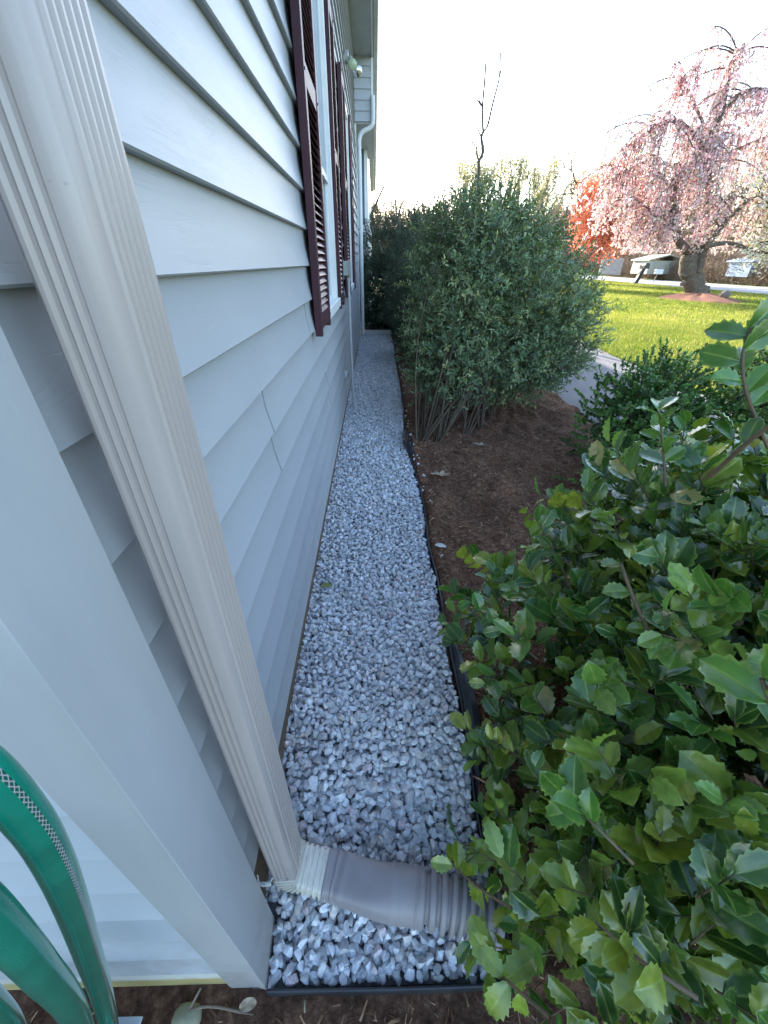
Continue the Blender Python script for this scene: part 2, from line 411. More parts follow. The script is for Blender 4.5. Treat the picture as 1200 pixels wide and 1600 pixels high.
# lawn grass: countless blades
def blades(n, x0, x1, y0, y1, hgt, wid):
    x = rng.uniform(x0, x1, n); y = rng.uniform(y0, y1, n)
    k = x > lawn_edge(y) - .02; x, y = x[k], y[k]; n = len(x)
    k = ((x - 15.8) / 1.7) ** 2 + ((y - 21.6) / 2.4) ** 2 > 1; x, y = x[k], y[k]; n = len(x)
    a = rng.uniform(0, 2 * np.pi, n); h = hgt * rng.uniform(.6, 1.4, n); wd = wid * rng.uniform(.6, 1.4, n)
    lean = rng.normal(size=(n, 2)) * .45 * h[:, None]
    P = np.stack([x, y, np.full(n, .01)], -1); W = np.stack([np.cos(a), np.sin(a), 0 * a], -1) * wd[:, None] * .5
    T = P + np.stack([lean[:, 0], lean[:, 1], h], -1)
    V = np.stack([P - W, P + W, T], 1).reshape(-1, 3); F = np.arange(3 * n).reshape(-1, 3)
    g = vnoise(x, y, .35, 11) * .6 + vnoise(x, y, 1.7, 12) * .4; g = np.clip(g + rng.normal(0, .13, n), 0, 1)[:, None]
    c = (1 - g) * np.array([.085, .145, .025]) + g * np.array([.25, .27, .075])
    dry = (rng.random(n) < .05 + .18 * vnoise(x, y, .9, 13) ** 2)[:, None]; c = np.where(dry, [.42, .38, .20], c)
    return V, F, np.repeat(c, 3, 0)
Vs, Fs, Cs, off = [], [], [], 0
for a in ((110000, 4.4, 9, 5, 14, .055, .010), (120000, 4.4, 16, 8, 24, .06, .018), (90000, 8, 22.3, 14, 46, .07, .035), (20000, 5, 22.3, 40, 80, .08, .06)):
    V, F, C = blades(*a); Vs.append(V); Fs.append(F + off); Cs.append(C); off += len(V)
tag(npmesh('lawn_grass', np.concatenate(Vs), np.concatenate(Fs), GRASS, col=np.concatenate(Cs)), kind='stuff')

# ------------------------------------------------------------------ gravel
def stone_templates(k=10):
    out = []
    import bmesh
    for i in range(k):
        bm = bmesh.new(); r = np.random.default_rng(100 + i); pts = norm(r.normal(size=(17, 3))) * r.uniform(.80, 1.0, (17, 1)) * np.array([1, r.uniform(.66, .9), r.uniform(.55, .8)])
        vs = [bm.verts.new(p) for p in pts]
        res = bmesh.ops.convex_hull(bm, input=vs)
        bmesh.ops.delete(bm, geom=[g for g in res['geom_interior'] if isinstance(g, bmesh.types.BMVert)], context='VERTS')
        bmesh.ops.triangulate(bm, faces=bm.faces[:]); bm.verts.index_update()
        out.append((np.array([v.co[:] for v in bm.verts]), np.array([[v.index for v in f.verts] for f in bm.faces], np.int64))); bm.free()
    return out
ST = stone_templates()
def rot3(n):
    q = norm(rng.normal(size=(n, 4))); w_, x, y, z = q.T
    return np.stack([1-2*(y*y+z*z), 2*(x*y-z*w_), 2*(x*z+y*w_), 2*(x*y+z*w_), 1-2*(x*x+z*z), 2*(y*z-x*w_), 2*(x*z-y*w_), 2*(y*z+x*w_), 1-2*(x*x+y*y)], -1).reshape(n, 3, 3)
def stones(P, S, C):
    Vs, Fs, Cs = [], [], []; off = 0; t = rng.integers(0, len(ST), len(P))
    for k, (tv, tf) in enumerate(ST):
        s = t == k; n = s.sum()
        if not n: continue
        Rm = rot3(n)
        tilt = rng.random(n) < .6          # most lie flat
        a = rng.uniform(0, 2 * np.pi, n); Z = np.zeros(n); O = np.ones(n)
        Rf = np.stack([np.cos(a), -np.sin(a), Z, np.sin(a), np.cos(a), Z, Z, Z, O], -1).reshape(n, 3, 3)
        b = rng.normal(0, .35, n); Rx = np.stack([O, Z, Z, Z, np.cos(b), -np.sin(b), Z, np.sin(b), np.cos(b)], -1).reshape(n, 3, 3)
        Rm[tilt] = (Rf @ Rx)[tilt]
        V = np.einsum('nij,kj->nki', Rm, tv) * S[s][:, None, None] + P[s][:, None]
        Vs.append(V.reshape(-1, 3)); Fs.append((tf[None] + off + (np.arange(n) * len(tv))[:, None, None]).reshape(-1, 3)); off += n * len(tv)
        Cs.append(np.repeat(C[s], len(tv), 0))
    return np.concatenate(Vs), np.concatenate(Fs), np.concatenate(Cs)
def stone_cols(n):
    g = rng.uniform(.44, .72, n)[:, None] * np.array([.98, .99, 1.02])
    k = rng.random(n); g[k < .10] *= np.array([1.0, .93, .85]); g[(k > .1) & (k < .18)] *= .68; g[(k > .18) & (k < .22)] *= np.array([.95, .82, .8])
    g[k > .93] = np.minimum(g[k > .93] * 1.25, .78)
    return g
# jittered layers, denser and finer away from the camera
P, S = [], []
for layer, dz in ((0, -.030), (1, -.014), (2, -.002), (3, -.018)):
    y = .235
    while y < (10.5 if layer < 3 else 1.6):
        sp = .0225 if y < 2.5 else (.026 if y < 5 else .031)
        if y < .8: sp = .0265
        if layer == 2: sp *= 1.15
        xs_ = np.arange(-.345, edge_x(y) - .008, sp); n = len(xs_)
        px = xs_ + rng.uniform(-.45, .45, n) * sp; py = y + rng.uniform(-.45, .45, n) * sp
        lim = edge_x(py) - .014; px = np.minimum(px, lim)
        s = sp * rng.uniform(.52, .86, n) * (1 + .35 * (rng.random(n) < .08))
        s = s / (1.0 if layer != 2 else 1.1)
        z = gz(px, py) + dz + rng.uniform(-.005, .006, n) + .010 * (vnoise(px, py, 3, 21) - .5) + .012 * (vnoise(px, py, 1, 22) - .5)
        P.append(np.stack([px, py, z], -1)); S.append(s); y += sp * .93
P = np.concatenate(P); S = np.concatenate(S)
k = ~((P[:, 0] < -.30) & (P[:, 1] < .40)); P, S = P[k], S[k]
k = P[:, 1] > .245; P, S = P[k], S[k]
gb = lambda x, y: gz(x, y) - .034 + .008 * (vnoise(x, y, 40, 41) - .5)
grid('gravel_bed', np.arange(-.345, .41, .012), np.arange(.236, 10.46, .04), gb, GBED, clip=lambda x, y: x < edge_x(y) - .006)
# stones spilled over the edging
q = 90; sy = np.concatenate([rng.normal(7.4, .9, 50), rng.uniform(1.2, 9.5, 40)]); sx = edge_x(sy) + np.abs(rng.normal(0, .10, q)) + .02
sx = np.where(sy < 5, edge_x(sy) + .02 + np.abs(rng.normal(0, .03, q)), sx)
P = np.vstack([P, np.stack([sx, sy, mulch_h(sx, sy) + .006], -1)]); S = np.concatenate([S, rng.uniform(.009, .019, q)])
V, F, C = stones(P, S, stone_cols(len(P)))
tag(npmesh('gravel_stones', V, F, STONE, col=C), 'loose bluish grey crushed stone filling the strip along the house wall', 'gravel', kind='stuff')
print('stones', len(P))

# ------------------------------------------------------------------ mulch chips, twigs
n = 26000
x = rng.uniform(.3, 2.4, n); y = np.abs(rng.normal(0, 3.4, n)) + .2
xf = rng.uniform(-1.2, .6, 1500); yf = rng.uniform(-.4, .21, 1500)
x = np.concatenate([x, xf]); y = np.concatenate([y, yf]); k = ((x > edge_x(y) + .02) | (y < .215)) & (y < 11); x, y = x[k], y[k]; n = len(x)
P = np.stack([x, y, mulch_h(x, y) + .003], -1)
D = rdir(n); D[:, 2] *= .25; Nn = rdir(n) * .5 + [0, 0, 1]
tv = np.array([(-.5, -1, 0), (.5, -1, .1), (.45, 1, 0), (-.4, .9, .15), (0, 0, .35)]); tf = [np.array([(0, 1, 4), (1, 2, 4), (2, 3, 4), (3, 0, 4)])]
V, F = scatter(tv, tf, P, D, Nn, rng.uniform(.004, .013, n) * (1 + 1.2 * (rng.random(n) < .06)), rng.uniform(.18, .45, n))
g = rng.random(n)[:, None] ** 2.2; C = (1 - g) * np.array([.10, .048, .026]) + g * np.array([.50, .31, .19])
lt = (rng.random(n) < .05)[:, None]; C = np.where(lt, [.36, .28, .20], C)
tag(npmesh('mulch_chips', V, F, CHIP, col=np.repeat(C, 5, 0)), 'shredded dark brown bark mulch with paler slivers over the planting bed', 'mulch', kind='stuff')

# ------------------------------------------------------------------ plastic edging
E_ = empty('landscape_edging', (.34, 2.0, 0), 'thin black plastic edging strip between the pale stones and the dark mulch', 'edging')
pts = [(-.30, .226), (-.1, .224), (.1, .223), (.26, .224), (.372, .226), (.384, .245)] + [tuple(p) for p in EDGE[1:]]
pth = spline([(a, b, 0) for a, b in pts], 240); pth[:, 2] = gz(pth[:, 0], pth[:, 1])
def strip(path, off, z0, z1, th):
    m = MB(); t = np.gradient(path, axis=0); nn = np.stack([t[:, 1], -t[:, 0], 0 * t[:, 0]], -1); nn = norm(nn)
    rings = []
    for p, q in zip(path, nn):
        a = p + q * off; rings.append(np.array([a + (0, 0, z0), a + q * th + (0, 0, z0), a + q * th + (0, 0, z1), a + (0, 0, z1)]))
    m.sweep(None, rings); return m
strip(pth, 0, -.09, .006, .003).build('strip', BLACKP, E_)
m = MB(); m.tube(pth + [(.002, 0, .008)], .0048, 8); m.build('rolled_rim', BLACKP, E_, smooth=True)
# torn fabric showing beside it near the holly, and the bunched end of the strip
m = MB(); g_ = []
yy = np.linspace(.55, 1.32, 26); wv = .045 * np.sin(np.linspace(0, np.pi, 26)) + .006
m2 = []
for i, (a, b) in enumerate(zip(yy, wv)):
    ex = edge_x(a) + .008; m2.append(np.array([(ex, a, gz(ex, a) + .010), (ex + b * .5, a + .004, gz(ex, a) + .030 + .008 * math.sin(i * 1.7)), (ex + b, a, gz(ex, a) + .022 + .006 * math.sin(i * 2.3)), (ex + b, a, gz(ex, a) - .03), (ex, a, gz(ex, a) - .03)]))
m.sweep(None, m2); m.build('weed_fabric', BLACKP, E_, smooth=True)
m = MB()
for i in range(7):
    o = .012 * i; p = spline([(.300 + o * .7, 3.36, .01), (.272 + o, 3.52, .05 + .006 * i), (.272 + o * 1.1, 3.68, .07 - .004 * i), (.292 + o * .9, 3.84, .05), (.31 + o * .6, 3.98, .0)], 16)
    p += rng.normal(0, .003, p.shape); m.tube(p, .0055, 6)
m.build('bunched_end', BLACKP, E_, smooth=True)

tag(MB().box((-.345, 10.47, -.02), (.41, 10.53, .075)).box((-.345, 10.525, .0751), (.41, 10.46, .092)).build('border_board', WHITE, bevel=.004), 'low white board laid across the far end of the gravel strip', 'board')

# ------------------------------------------------------------------ HOUSE
H = empty('house', (-.335, .235, 0), 'grey vinyl sided house with maroon shutters and a cream downspout at its corner', 'house')
PITCH, Z0 = .1535, 1.477
def lap(mb, a0, a1, zbot, ztop, axis, base, off=0.0):
    """one lapped course between a0 and a1; the lower edge stands proud of base"""
    pr = .0215 + off; up = .001 + off
    prof = [(up - .02, zbot), (pr - .004, zbot - .0005), (pr, zbot + .003), (pr - .0025, zbot + .012), (pr - .0095, zbot + .045), (up + .0035, zbot + .085), (up + .0005, zbot + .12), (up, ztop - .006), (up, ztop + .012), (up - .02, ztop + .012)]
    r = []
    for a in (a0, a1):
        if axis == 'y': r.append(np.array([(base + p, a, z) for p, z in prof]))
        else: r.append(np.array([(a, base - p, z) for p, z in prof]))
    if axis == 'x': r = r[::-1]
    mb.sweep(None, r)
SEAMS = {-2: [2.26, 5.9], -3: [1.262, 6.2], -4: [1.285], -5: [2.95], -6: [3.02], -7: [4.9], -8: [5.0], 1: [8.1], 3: [7.6], 6: [8.4], 10: [4.8], 12: [8.2], -9: [7.0], -10: [1.9]}
WINS = [(2.97, 3.93, 1.20, 3.02), (5.76, 6.72, 1.20, 3.02)]
wall = MB()
k0 = -9
for k in range(k0, 21):
    zb = Z0 + PITCH * k; zt = zb + PITCH
    if zb > 4.5: break
    cuts = [.36] + SEAMS.get(k, []) + [10.0]
    segs = []
    for i in range(len(cuts) - 1):
        a, b = cuts[i], cuts[i + 1]
        lo = [(a, b)]
        for (y0, y1, z0, z1) in WINS:
            if zb < z1 and zt > z0 + .03:
                nl = []
                for (p, q) in lo:
                    if q <= y0 or p >= y1: nl.append((p, q)); continue
                    if p < y0: nl.append((p, y0))
                    if q > y1: nl.append((y1, q))
                lo = nl
        for (p, q) in lo: segs.append((p + (.0045 if i and p == a else 0), q, .003 * (i % 2)))
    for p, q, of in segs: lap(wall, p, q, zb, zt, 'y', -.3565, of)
wall.build('side_wall_siding', SIDE_Y, H, smooth=True)
endw = MB()
for k in range(-10, 21):
    zb = Z0 + PITCH * k
    if zb > 4.5: break
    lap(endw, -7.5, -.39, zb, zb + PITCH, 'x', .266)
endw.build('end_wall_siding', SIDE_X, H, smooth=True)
# masonry core behind the siding (keeps daylight out), with window openings
core = MB()
core.box((-.50, .30, -.3), (-.365, 2.97, 4.5)).box((-.50, 3.93, -.3), (-.365, 5.76, 4.5)).box((-.50, 6.72, -.3), (-.365, 10.0, 4.5))
for y0, y1, z0, z1 in WINS: core.box((-.50, y0 + .001, -.3), (-.365, y1 - .001, z0)).box((-.50, y0 + .001, z1), (-.365, y1 - .001, 4.5))
core.box((-8, .285, -.3), (-.501, .40, 4.5)).box((-8, .401, -.3), (-7.9, 26, 4.5)).box((-7.9, 25.9, -.3), (-.35, 26, 4.5))
core.build('wall_core', SOFF, H)
# corner post
m = MB()
prof = [(-.318, .372), (-.310, .368), (-.3075, .30), (-.306, .252), (-.3055, .2345), (-.307, .233), (-.312, .2335), (-.330, .2375), (-.40, .2375), (-.408, .240), (-.408, .262), (-.36, .30), (-.345, .372)]
m.sweep(None, [np.array([(a, b, z) for a, b in prof]) for z in (-.185, 1, 2.5, 4.5)])
m.build('corner_trim', TRIM, H, smooth=True)
# base course under the end wall and weathered board under the side wall
MB().box((-7.5, .2465, -.192), (-.409, .29, -.0605)).build('base_course', BASEC, H, bevel=.003)
m = MB(); m.box((-.39, .373, -.26), (-.3445, 9.99, .085)); m.build('base_board', BASEW, H)
# soffit, fascia, roof, gutter
MB().box((-.40, -.15, 4.50), (-.03, 26, 4.53)).build('soffit', SOFF, H)
m = MB(); V = [(-.03, -.15, 4.49), (.0, -.15, 4.49), (0, -.15, 4.68), (-.03, -.15, 4.68)]
MB().box((-.0295, -.15, 4.48), (-.005, 26, 4.68)).build('fascia', WHITE, H)
m = MB()
gp = [(0, 4.66), (0, 4.55), (.012, 4.535), (.075, 4.535), (.09, 4.56), (.098, 4.62), (.112, 4.655), (.104, 4.66), (.09, 4.63), (.08, 4.56), (.07, 4.545), (.008, 4.545), (.006, 4.66)]
m.sweep(None, [np.array([(a - .004, y, z) for a, z in gp]) for y in (-.15, 13, 26)]); m.build('gutter', GUTTER, H, smooth=True)
m = MB(); m.sweep(None, [np.array([(.03, y, 4.685), (.03, y, 4.70), (-4.2, y, 6.25), (-8.5, y, 4.70), (-8.5, y, 4.685), (-4.2, y, 6.2)]) for y in (-.2, 26)]); m.build('roof', ROOF, H)
# boxed upper bay at the far end, with siding, corner board and soffit
m = MB(); 
for k in range(6): lap(m, -.345, -.045, 3.665 + k * .142, 3.665 + (k + 1) * .142 - .012, 'x', 10.02)
bay = m.build('bay_siding', SIDE_X, H, smooth=True)
MB().box((-.044, 10.0, 3.655), (.0, 10.04, 4.479)).box((-.012, 10.041, 3.655), (.0, 13, 4.479)).build('bay_corner_board', WHITE, H)
MB().box((-.36, 10.02, 3.64), (-.002, 13, 3.654)).build('bay_soffit', SOFF, H)
MB().box((-.375, 9.985, -.1), (-.322, 10.035, 3.64)).build('corner_board', WHITE, H)
MB().box((-.55, 10.04, -.2), (-.45, 12.0, 3.64)).box((-.55, 12.02, -.2), (-.15, 12.12, 2.2)).box((-.55, 12.02, 3.97), (-.15, 12.12, 4.47)).box((-.55, 12.02, 2.2), (-.40, 12.12, 3.97)).box((-.20, 12.02, 2.2), (-.15, 12.12, 3.97)).box((-.24, 12.121, -.2), (-.15, 25.9, 4.47)).build('bay_wall', WHITE, H)
wd = MB().box((-.40, 12.0, 2.2), (-.375, 12.05, 3.97)).box((-.225, 12.0, 2.2), (-.20, 12.05, 3.97)).box((-.375, 12.0, 3.93), (-.225, 12.05, 3.97)).box((-.375, 12.0, 2.2), (-.225, 12.05, 2.25)).box((-.305, 12.004, 2.25), (-.29, 12.045, 3.93)).build('window', WHITE, H)
MB().box((-.375, 12.02, 2.25), (-.225, 12.03, 3.93)).build('pane', GLASS, wd)

# windows of the side wall
def window(y0, y1, z0, z1, lab=None):
    m = MB(); xo = -.318; c = .065
    m.box((-.40, y0, z0 + .03), (xo, y0 + c, z1)); m.box((-.40, y1 - c, z0 + .03), (xo, y1, z1)); m.box((-.40, y0 + c, z1 - c), (xo, y1 - c, z1))
    o = m.build('window', WHITE, H, bevel=.003)
    MB().box((-.40, y0 - .01, z0 - .035), (xo + .022, y1 + .01, z0 + .03)).build('sill', WHITE, o, bevel=.003)
    zm = (z0 + z1) / 2 - .1; m = MB(); a, b = y0 + c, y1 - c
    for (p, q, xx) in ((z0 + .03, zm + .02, -.358), (zm - .02, z1 - c, -.343)):
        s = .04
        m.box((xx - .02, a, p), (xx, a + s, q)); m.box((xx - .02, b - s, p), (xx, b, q)); m.box((xx - .02, a + s, p), (xx, b - s, p + s)); m.box((xx - .02, a + s, q - s), (xx, b - s, q))
    m.build('sash', WHITE, o, bevel=.002)
    MB().box((-.374, a + .04, z0 + .07), (-.370, b - .04, zm - .02)).box((-.356, a + .04, zm + .021), (-.352, b - .04, z1 - c - .04)).build('glass', GLASS, o)
    for i, (p, q) in enumerate(((y0 - .55, y0 - .035), (y1 + .03, y1 + .46))): shutter(p, q, z0 - .06, z1 + .0)
def shutter(y0, y1, z0, z1):
    zm = z0 + (z1 - z0) * .56; st = .052; x0, x1 = -.330, -.292
    m = MB(); m.box((x0, y0, z0), (x1, y0 + st, z1)); m.box((x0, y1 - st, z0), (x1, y1, z1))
    for (a, b) in ((z0 + .03, z0 + .11), (zm - .04, zm + .04), (z1 - .09, z1)): m.box((x0, y0 + st, a), (x1 - .004, y1 - st, b))
    m.box((x0 - .001, y0 + st, z0 + .11), (x0 + .003, y1 - st, z1 - .09))
    o = m.build('shutter', MAROON, H, bevel=.002)
    m = MB()
    for (a, b) in ((z0 + .11, zm - .04), (zm + .04, z1 - .09)):
        nn = int((b - a) / .034)
        for i in range(nn):
            z = a + (i + .5) * (b - a) / nn
            V = [(x0 + .004, z + .016), (x0 + .008, z + .0185), (x1 - .003, z - .012), (x1 - .007, z - .0155)]
            m.sweep(None, [np.array([(p, yy, q) for p, q in V]) for yy in (y0 + st, y1 - st)])
    m.build('louvers', MAROON, o)
    for zz in (zm, z0 + .07, z1 - .045):
        for yy in (y0 + .026, y1 - .026): MB().tube([(x1 - .002, yy, zz), (x1 + .004, yy, zz)], .006, 8).build('screw', BLACKP, o)
for a in WINS: window(*a)

# main downspout
def ds_profile():
    x0, x1, y0, y1 = -.312, -.240, .418, .524; c = .009; P = []
    P += [(x0 + c, y0)]
    for gx in (.26, .42, .58):       # broad grooves on the near face
        xc = x0 + (x1 - x0) * gx
        P += [(xc - .0055, y0), (xc - .002, y0 + .0032), (xc + .002, y0 + .0032), (xc + .0055, y0)]
    P += [(x1 - c, y0), (x1 - c * .3, y0 + c * .3), (x1, y0 + c)]
    for i in range(6):               # fine ribs on the side face
        yc = y0 + .026 + i * .0125
        P += [(x1, yc - .0042), (x1 + .0032, yc - .0015), (x1 + .0032, yc + .0015), (x1, yc + .0042)]
    P += [(x1, y1 - c), (x1 - c * .3, y1 - c * .3), (x1 - c, y1), (x0 + c, y1), (x0, y1 - c), (x0, y0 + c)]
    return np.array(P)
dp = ds_profile()
def ring_at(p2, z): return np.column_stack([p2, np.full(len(p2), z)])
m = MB(); m.sweep(None, [ring_at(dp, z) for z in (-.045, 0.3, 1.2, 2.4, 3.5, 4.5)])
DS = m.build('downspout', SPOUT, H, smooth=True)
# crimped elbow turning out over the gravel
def rrect(cen, U, Vv, hw, hh, rr, k=24, sup=6):
    a = np.linspace(0, 2 * np.pi, k, endpoint=False); c, s = np.cos(a), np.sin(a)
    e = 2.0 / sup; xx = np.sign(c) * np.abs(c) ** e * hw; yy = np.sign(s) * np.abs(s) ** e * hh
    return cen + xx[:, None] * U + yy[:, None] * Vv
c0 = np.array([-.276, .471, -.04]); m = MB(); rings = []
nseg = 91
for i in range(nseg):
    t = i / (nseg - 1)
    if t < .55:
        a = t / .55 * R(78); cen = c0 + np.array([.052 * (1 - math.cos(a)), -.012 * t, -.052 * math.sin(a)]); d = np.array([math.sin(a), -.08, -math.cos(a)])
    else:
        a = R(78); b = (t - .55) / .45 * .088; cen = c0 + np.array([.052 * (1 - math.cos(a)) + b * math.sin(a), -.012 * t - b * .15, -.052 * math.sin(a) - b * math.cos(a) * .4]); d = np.array([math.sin(a), -.15, -math.cos(a) * .4])
    d = d / np.linalg.norm(d); U = np.array([0, 1.0, 0]); U -= d * U.dot(d); U /= np.linalg.norm(U); W = np.cross(d, U)
    cr = 1.0 + (.05 * (1 if (i % 8) < 5 else -1) if 6 < i else 0.0)
    rings.append(rrect(cen, U, W, .0545 * cr, .0375 * cr, 0, 28))
ELEND = (cen, d)
m.sweep(None, rings); m.build('elbow', ELBOW, DS, smooth=True)
m = MB(); m.box((-.345, .40, -.012), (-.305, .404, .012)); 
m.tube(spline([(-.333, .405, .06), (-.330, .395, .03), (-.316, .398, .004), (-.300, .4165, .002)], 12), .0022, 6); m.build('strap', WHITE, DS, smooth=True)
for (x, y, z) in ((-.300, .4165, .003), (-.262, .4165, -.02)): MB().tube([(x, y + .003, z), (x, y - .003, z)], .0045, 8).build('screw', PVC, DS)
# far downspout
m = MB(); m.tube(spline([(-.01, 9.97, 4.0), (-.01, 9.97, 3.68), (-.06, 9.97, 3.58), (-.20, 9.97, 3.52), (-.265, 9.97, 3.42), (-.27, 9.97, 3.2), (-.27, 9.97, 2.2), (-.27, 9.97, 1.2), (-.27, 9.97, .08)], 50), .038, 10); m.build('downspout', WHITE, H, smooth=True)
# box with conduit, cap, flood light
m = MB(); m.box((-.334, 4.61, 1.375), (-.243, 4.76, 1.50)); bx = m.build('junction_box', BOXG, H, bevel=.006)
MB().box((-.25, 4.60, 1.365), (-.236, 4.77, 1.51)).build('cover', BOXG, bx, bevel=.003)
m = MB(); m.tube([(-.262, 4.68, 1.37), (-.260, 4.68, .7), (-.252, 4.68, -.03)], .014, 10); m.tube([(-.262, 4.68, 1.37), (-.262, 4.68, 1.33)], .02, 10); m.build('conduit', PVC, H, smooth=True)
m = MB(); m.tube([(-.36, 4.69, .40), (-.312, 4.69, .40)], .045, 18); v_ = m.build('vent_cap', PVC, H, smooth=True)
m = MB(); m.tube([(-.316, 4.69, .40), (-.305, 4.69, .40)], .026, 14); m.build('vent_opening', BLACKP, v_, smooth=True)
fl = MB(); fl.tube([(-.345, 7.0, 3.58), (-.30, 7.0, 3.58)], .06, 16); fl.tube([(-.31, 7.0, 3.58), (-.26, 6.98, 3.57)], .015, 8); fl.tube([(-.31, 7.02, 3.57), (-.20, 7.06, 3.55)], .012, 8)
F_ = fl.build('flood_light', BOXG, H, smooth=True)
LENS = simple('lamp_lens', (.42, .47, .30), (.34, .40, .24), .08, 40)
CHROME = simple('lamp_reflector', (.62, .64, .66), (.5, .5, .5), .12, 30, metal=.9)
def lampbulb(c, d, r, mat, nm):
    d = np.array(d, float); d /= np.linalg.norm(d); c = np.array(c); L = [(-.09, .3), (-.06, .45), (-.03, .75), (0, .98), (.012, 1.0), (.022, .85), (.030, .5), (.033, .05)]
    m = MB(); m.tube(np.array([c + d * a for a, b in L]), np.array([r * b for a, b in L]), 18); return m.build(nm, mat, F_, smooth=True)
lampbulb((-.25, 6.93, 3.50), (.1, -1, -.25), .052, LENS, 'lamp')
lampbulb((-.185, 7.05, 3.48), (.75, -.75, -.35), .05, CHROME, 'lamp')
print('house ok')
#@@PLANTS

# ------------------------------------------------------------------ drain extension pipe
ec, ed = ELEND
T = empty('drain_pipe_extension', (.05, .38, -.16), 'taupe flexible corrugated drain pipe leading from the downspout elbow across the stones', 'drain pipe')
U0 = np.array([0, 1.0, 0])
def pipe(path, hw, hh, sup, k=40, inner=True):
    m = MB(); fr = frames(path); R_ = []
    for p, a, b, s, (t, u, v) in zip(path, hw, hh, sup, fr): R_.append(rrect(p, u, v, a, b, 0, k, s))
    m.sweep(None, R_, caps=True); return m
pp = spline([ec - ed * .012, ec + ed * .03, (.0, .405, -.085), (.08, .394, -.083), (.125, .387, -.083)], 60)
sA = np.linspace(0, 1, 60); hw = .0575 + .010 * sstep((sA - .25) / .5); hh = .044 + .020 * sstep((sA - .25) / .5); sup = 6 - 3.7 * sstep((sA - .2) / .5)
for c_ in (0.0, .22, .30, .62, .70, .92): 
    b_ = np.exp(-((sA - c_) / .02) ** 2) * .0030; hw = hw + b_; hh = hh + b_
pipe(pp, hw, hh, sup).build('adapter', DRAIN, T, smooth=True)
pq = spline([(.118, .388, -.083), (.21, .370, -.083), (.28, .348, -.085), (.35, .325, -.088)], 150)
ph = np.arange(150) / 150 * 9; fr_ = ph % 1; hwq = .064 + np.where(fr_ < .62, .006 * np.sin(np.clip(fr_ / .62, 0, 1) * np.pi) ** .5, -.009)
pipe(pq, hwq, hwq * .97, np.full(150, 2.0)).build('corrugated_hose', DRAIN, T, smooth=True)

# ------------------------------------------------------------------ garden hose
def hose_mat():
    m, t, b, o = nodes('hose_vinyl')
    a = N(t, 'ShaderNodeAttribute', attribute_name='uvp'); s = N(t, 'ShaderNodeSeparateXYZ'); t.links.new(a.outputs['Vector'], s.inputs[0])
    def mth(op, x, y=None, z=None):
        n = N(t, 'ShaderNodeMath', operation=op)
        for i, q in enumerate((x, y, z)):
            if q is None: continue
            if isinstance(q, (int, float)): n.inputs[i].default_value = q
            else: t.links.new(q, n.inputs[i])
        return n.outputs[0]
    u, v = s.outputs['X'], s.outputs['Y']           # u metres along, v 0..1 around
    band = mth('LESS_THAN', mth('ABSOLUTE', mth('SUBTRACT', v, .5)), .023)
    p1 = mth('PINGPONG', mth('ADD', mth('MULTIPLY', u, 150), mth('MULTIPLY', v, 28)), .5)
    p2 = mth('PINGPONG', mth('SUBTRACT', mth('MULTIPLY', u, 150), mth('MULTIPLY', v, 28)), .5)
    br = mth('LESS_THAN', mth('MINIMUM', p1, p2), .13)
    mask = mth('MULTIPLY', band, br)
    f = noise(t, coord(t), 30, 3)
    base = ramp(t, f, [(.3, (.004, .155, .105)), (.7, (.006, .20, .135))])
    mx = N(t, 'ShaderNodeMix', data_type='RGBA'); t.links.new(mask, mx.inputs[0]); t.links.new(base, mx.inputs[6]); mx.inputs[7].default_value = (.36, .34, .35, 1)
    dk = N(t, 'ShaderNodeMix', data_type='RGBA'); t.links.new(mth('MULTIPLY', band, .75), dk.inputs[0]); t.links.new(base, dk.inputs[6]); dk.inputs[7].default_value = (.004, .05, .04, 1)
    t.links.new(dk.outputs[2], mx.inputs[6])
    t.links.new(mx.outputs[2], b.inputs['Base Color']); b.inputs['Roughness'].default_value = .24; b.inputs['Coat Weight'].default_value = .6; b.inputs['Coat Roughness'].default_value = .12
    n3 = N(t, 'ShaderNodeBump'); n3.inputs['Strength'].default_value = .25; n3.inputs['Distance'].default_value = .0006; t.links.new(mth('MINIMUM', p1, p2), n3.inputs['Height']); t.links.new(n3.outputs[0], b.inputs['Normal'])
    return m
HOSE = hose_mat()
A1 = [at(u, v, Y) for u, v, Y in ((-60, 1180, .125), (-15, 1214, .125), (30, 1262, .125), (68, 1315, .125), (104, 1392, .125), (137, 1487, .125), (167, 1583, .122), (190, 1690, .118))]
lowest = A1[-1]
A1 += [lowest + (-.02, 0, -.12), np.array([-.62, .11, .10]), np.array([-.72, .10, .02]), np.array([-.92, .09, .08]), np.array([-1.05, .085, .35]), np.array([-1.05, .08, .8]), np.array([-.9, .08, 1.18]), np.array([-.6, .085, 1.36])]
B1 = [at(u, v, Y) for u, v, Y in ((-120, 1355, .085), (-55, 1400, .085), (0, 1448, .085), (62, 1515, .085), (112, 1575, .088), (150, 1650, .09))]
B1 += [np.array([-.46, .10, .30]), np.array([-.62, .13, .0]), np.array([-.85, .14, -.12]), np.array([-1.1, .14, .1]), np.array([-1.15, .13, .6]), np.array([-.95, .12, 1.05])]
C1 = [at(u, v, Y) for u, v, Y in ((-90, 1500, .105), (-40, 1540, .105), (10, 1588, .105), (50, 1640, .105))] + [np.array([-.50, .11, .40]), np.array([-.7, .12, .1]), np.array([-.95, .11, .15])]
V_, F_l, UV_ = [], [], []; off = 0; vrot = [1.0, 1.0, 1.0]
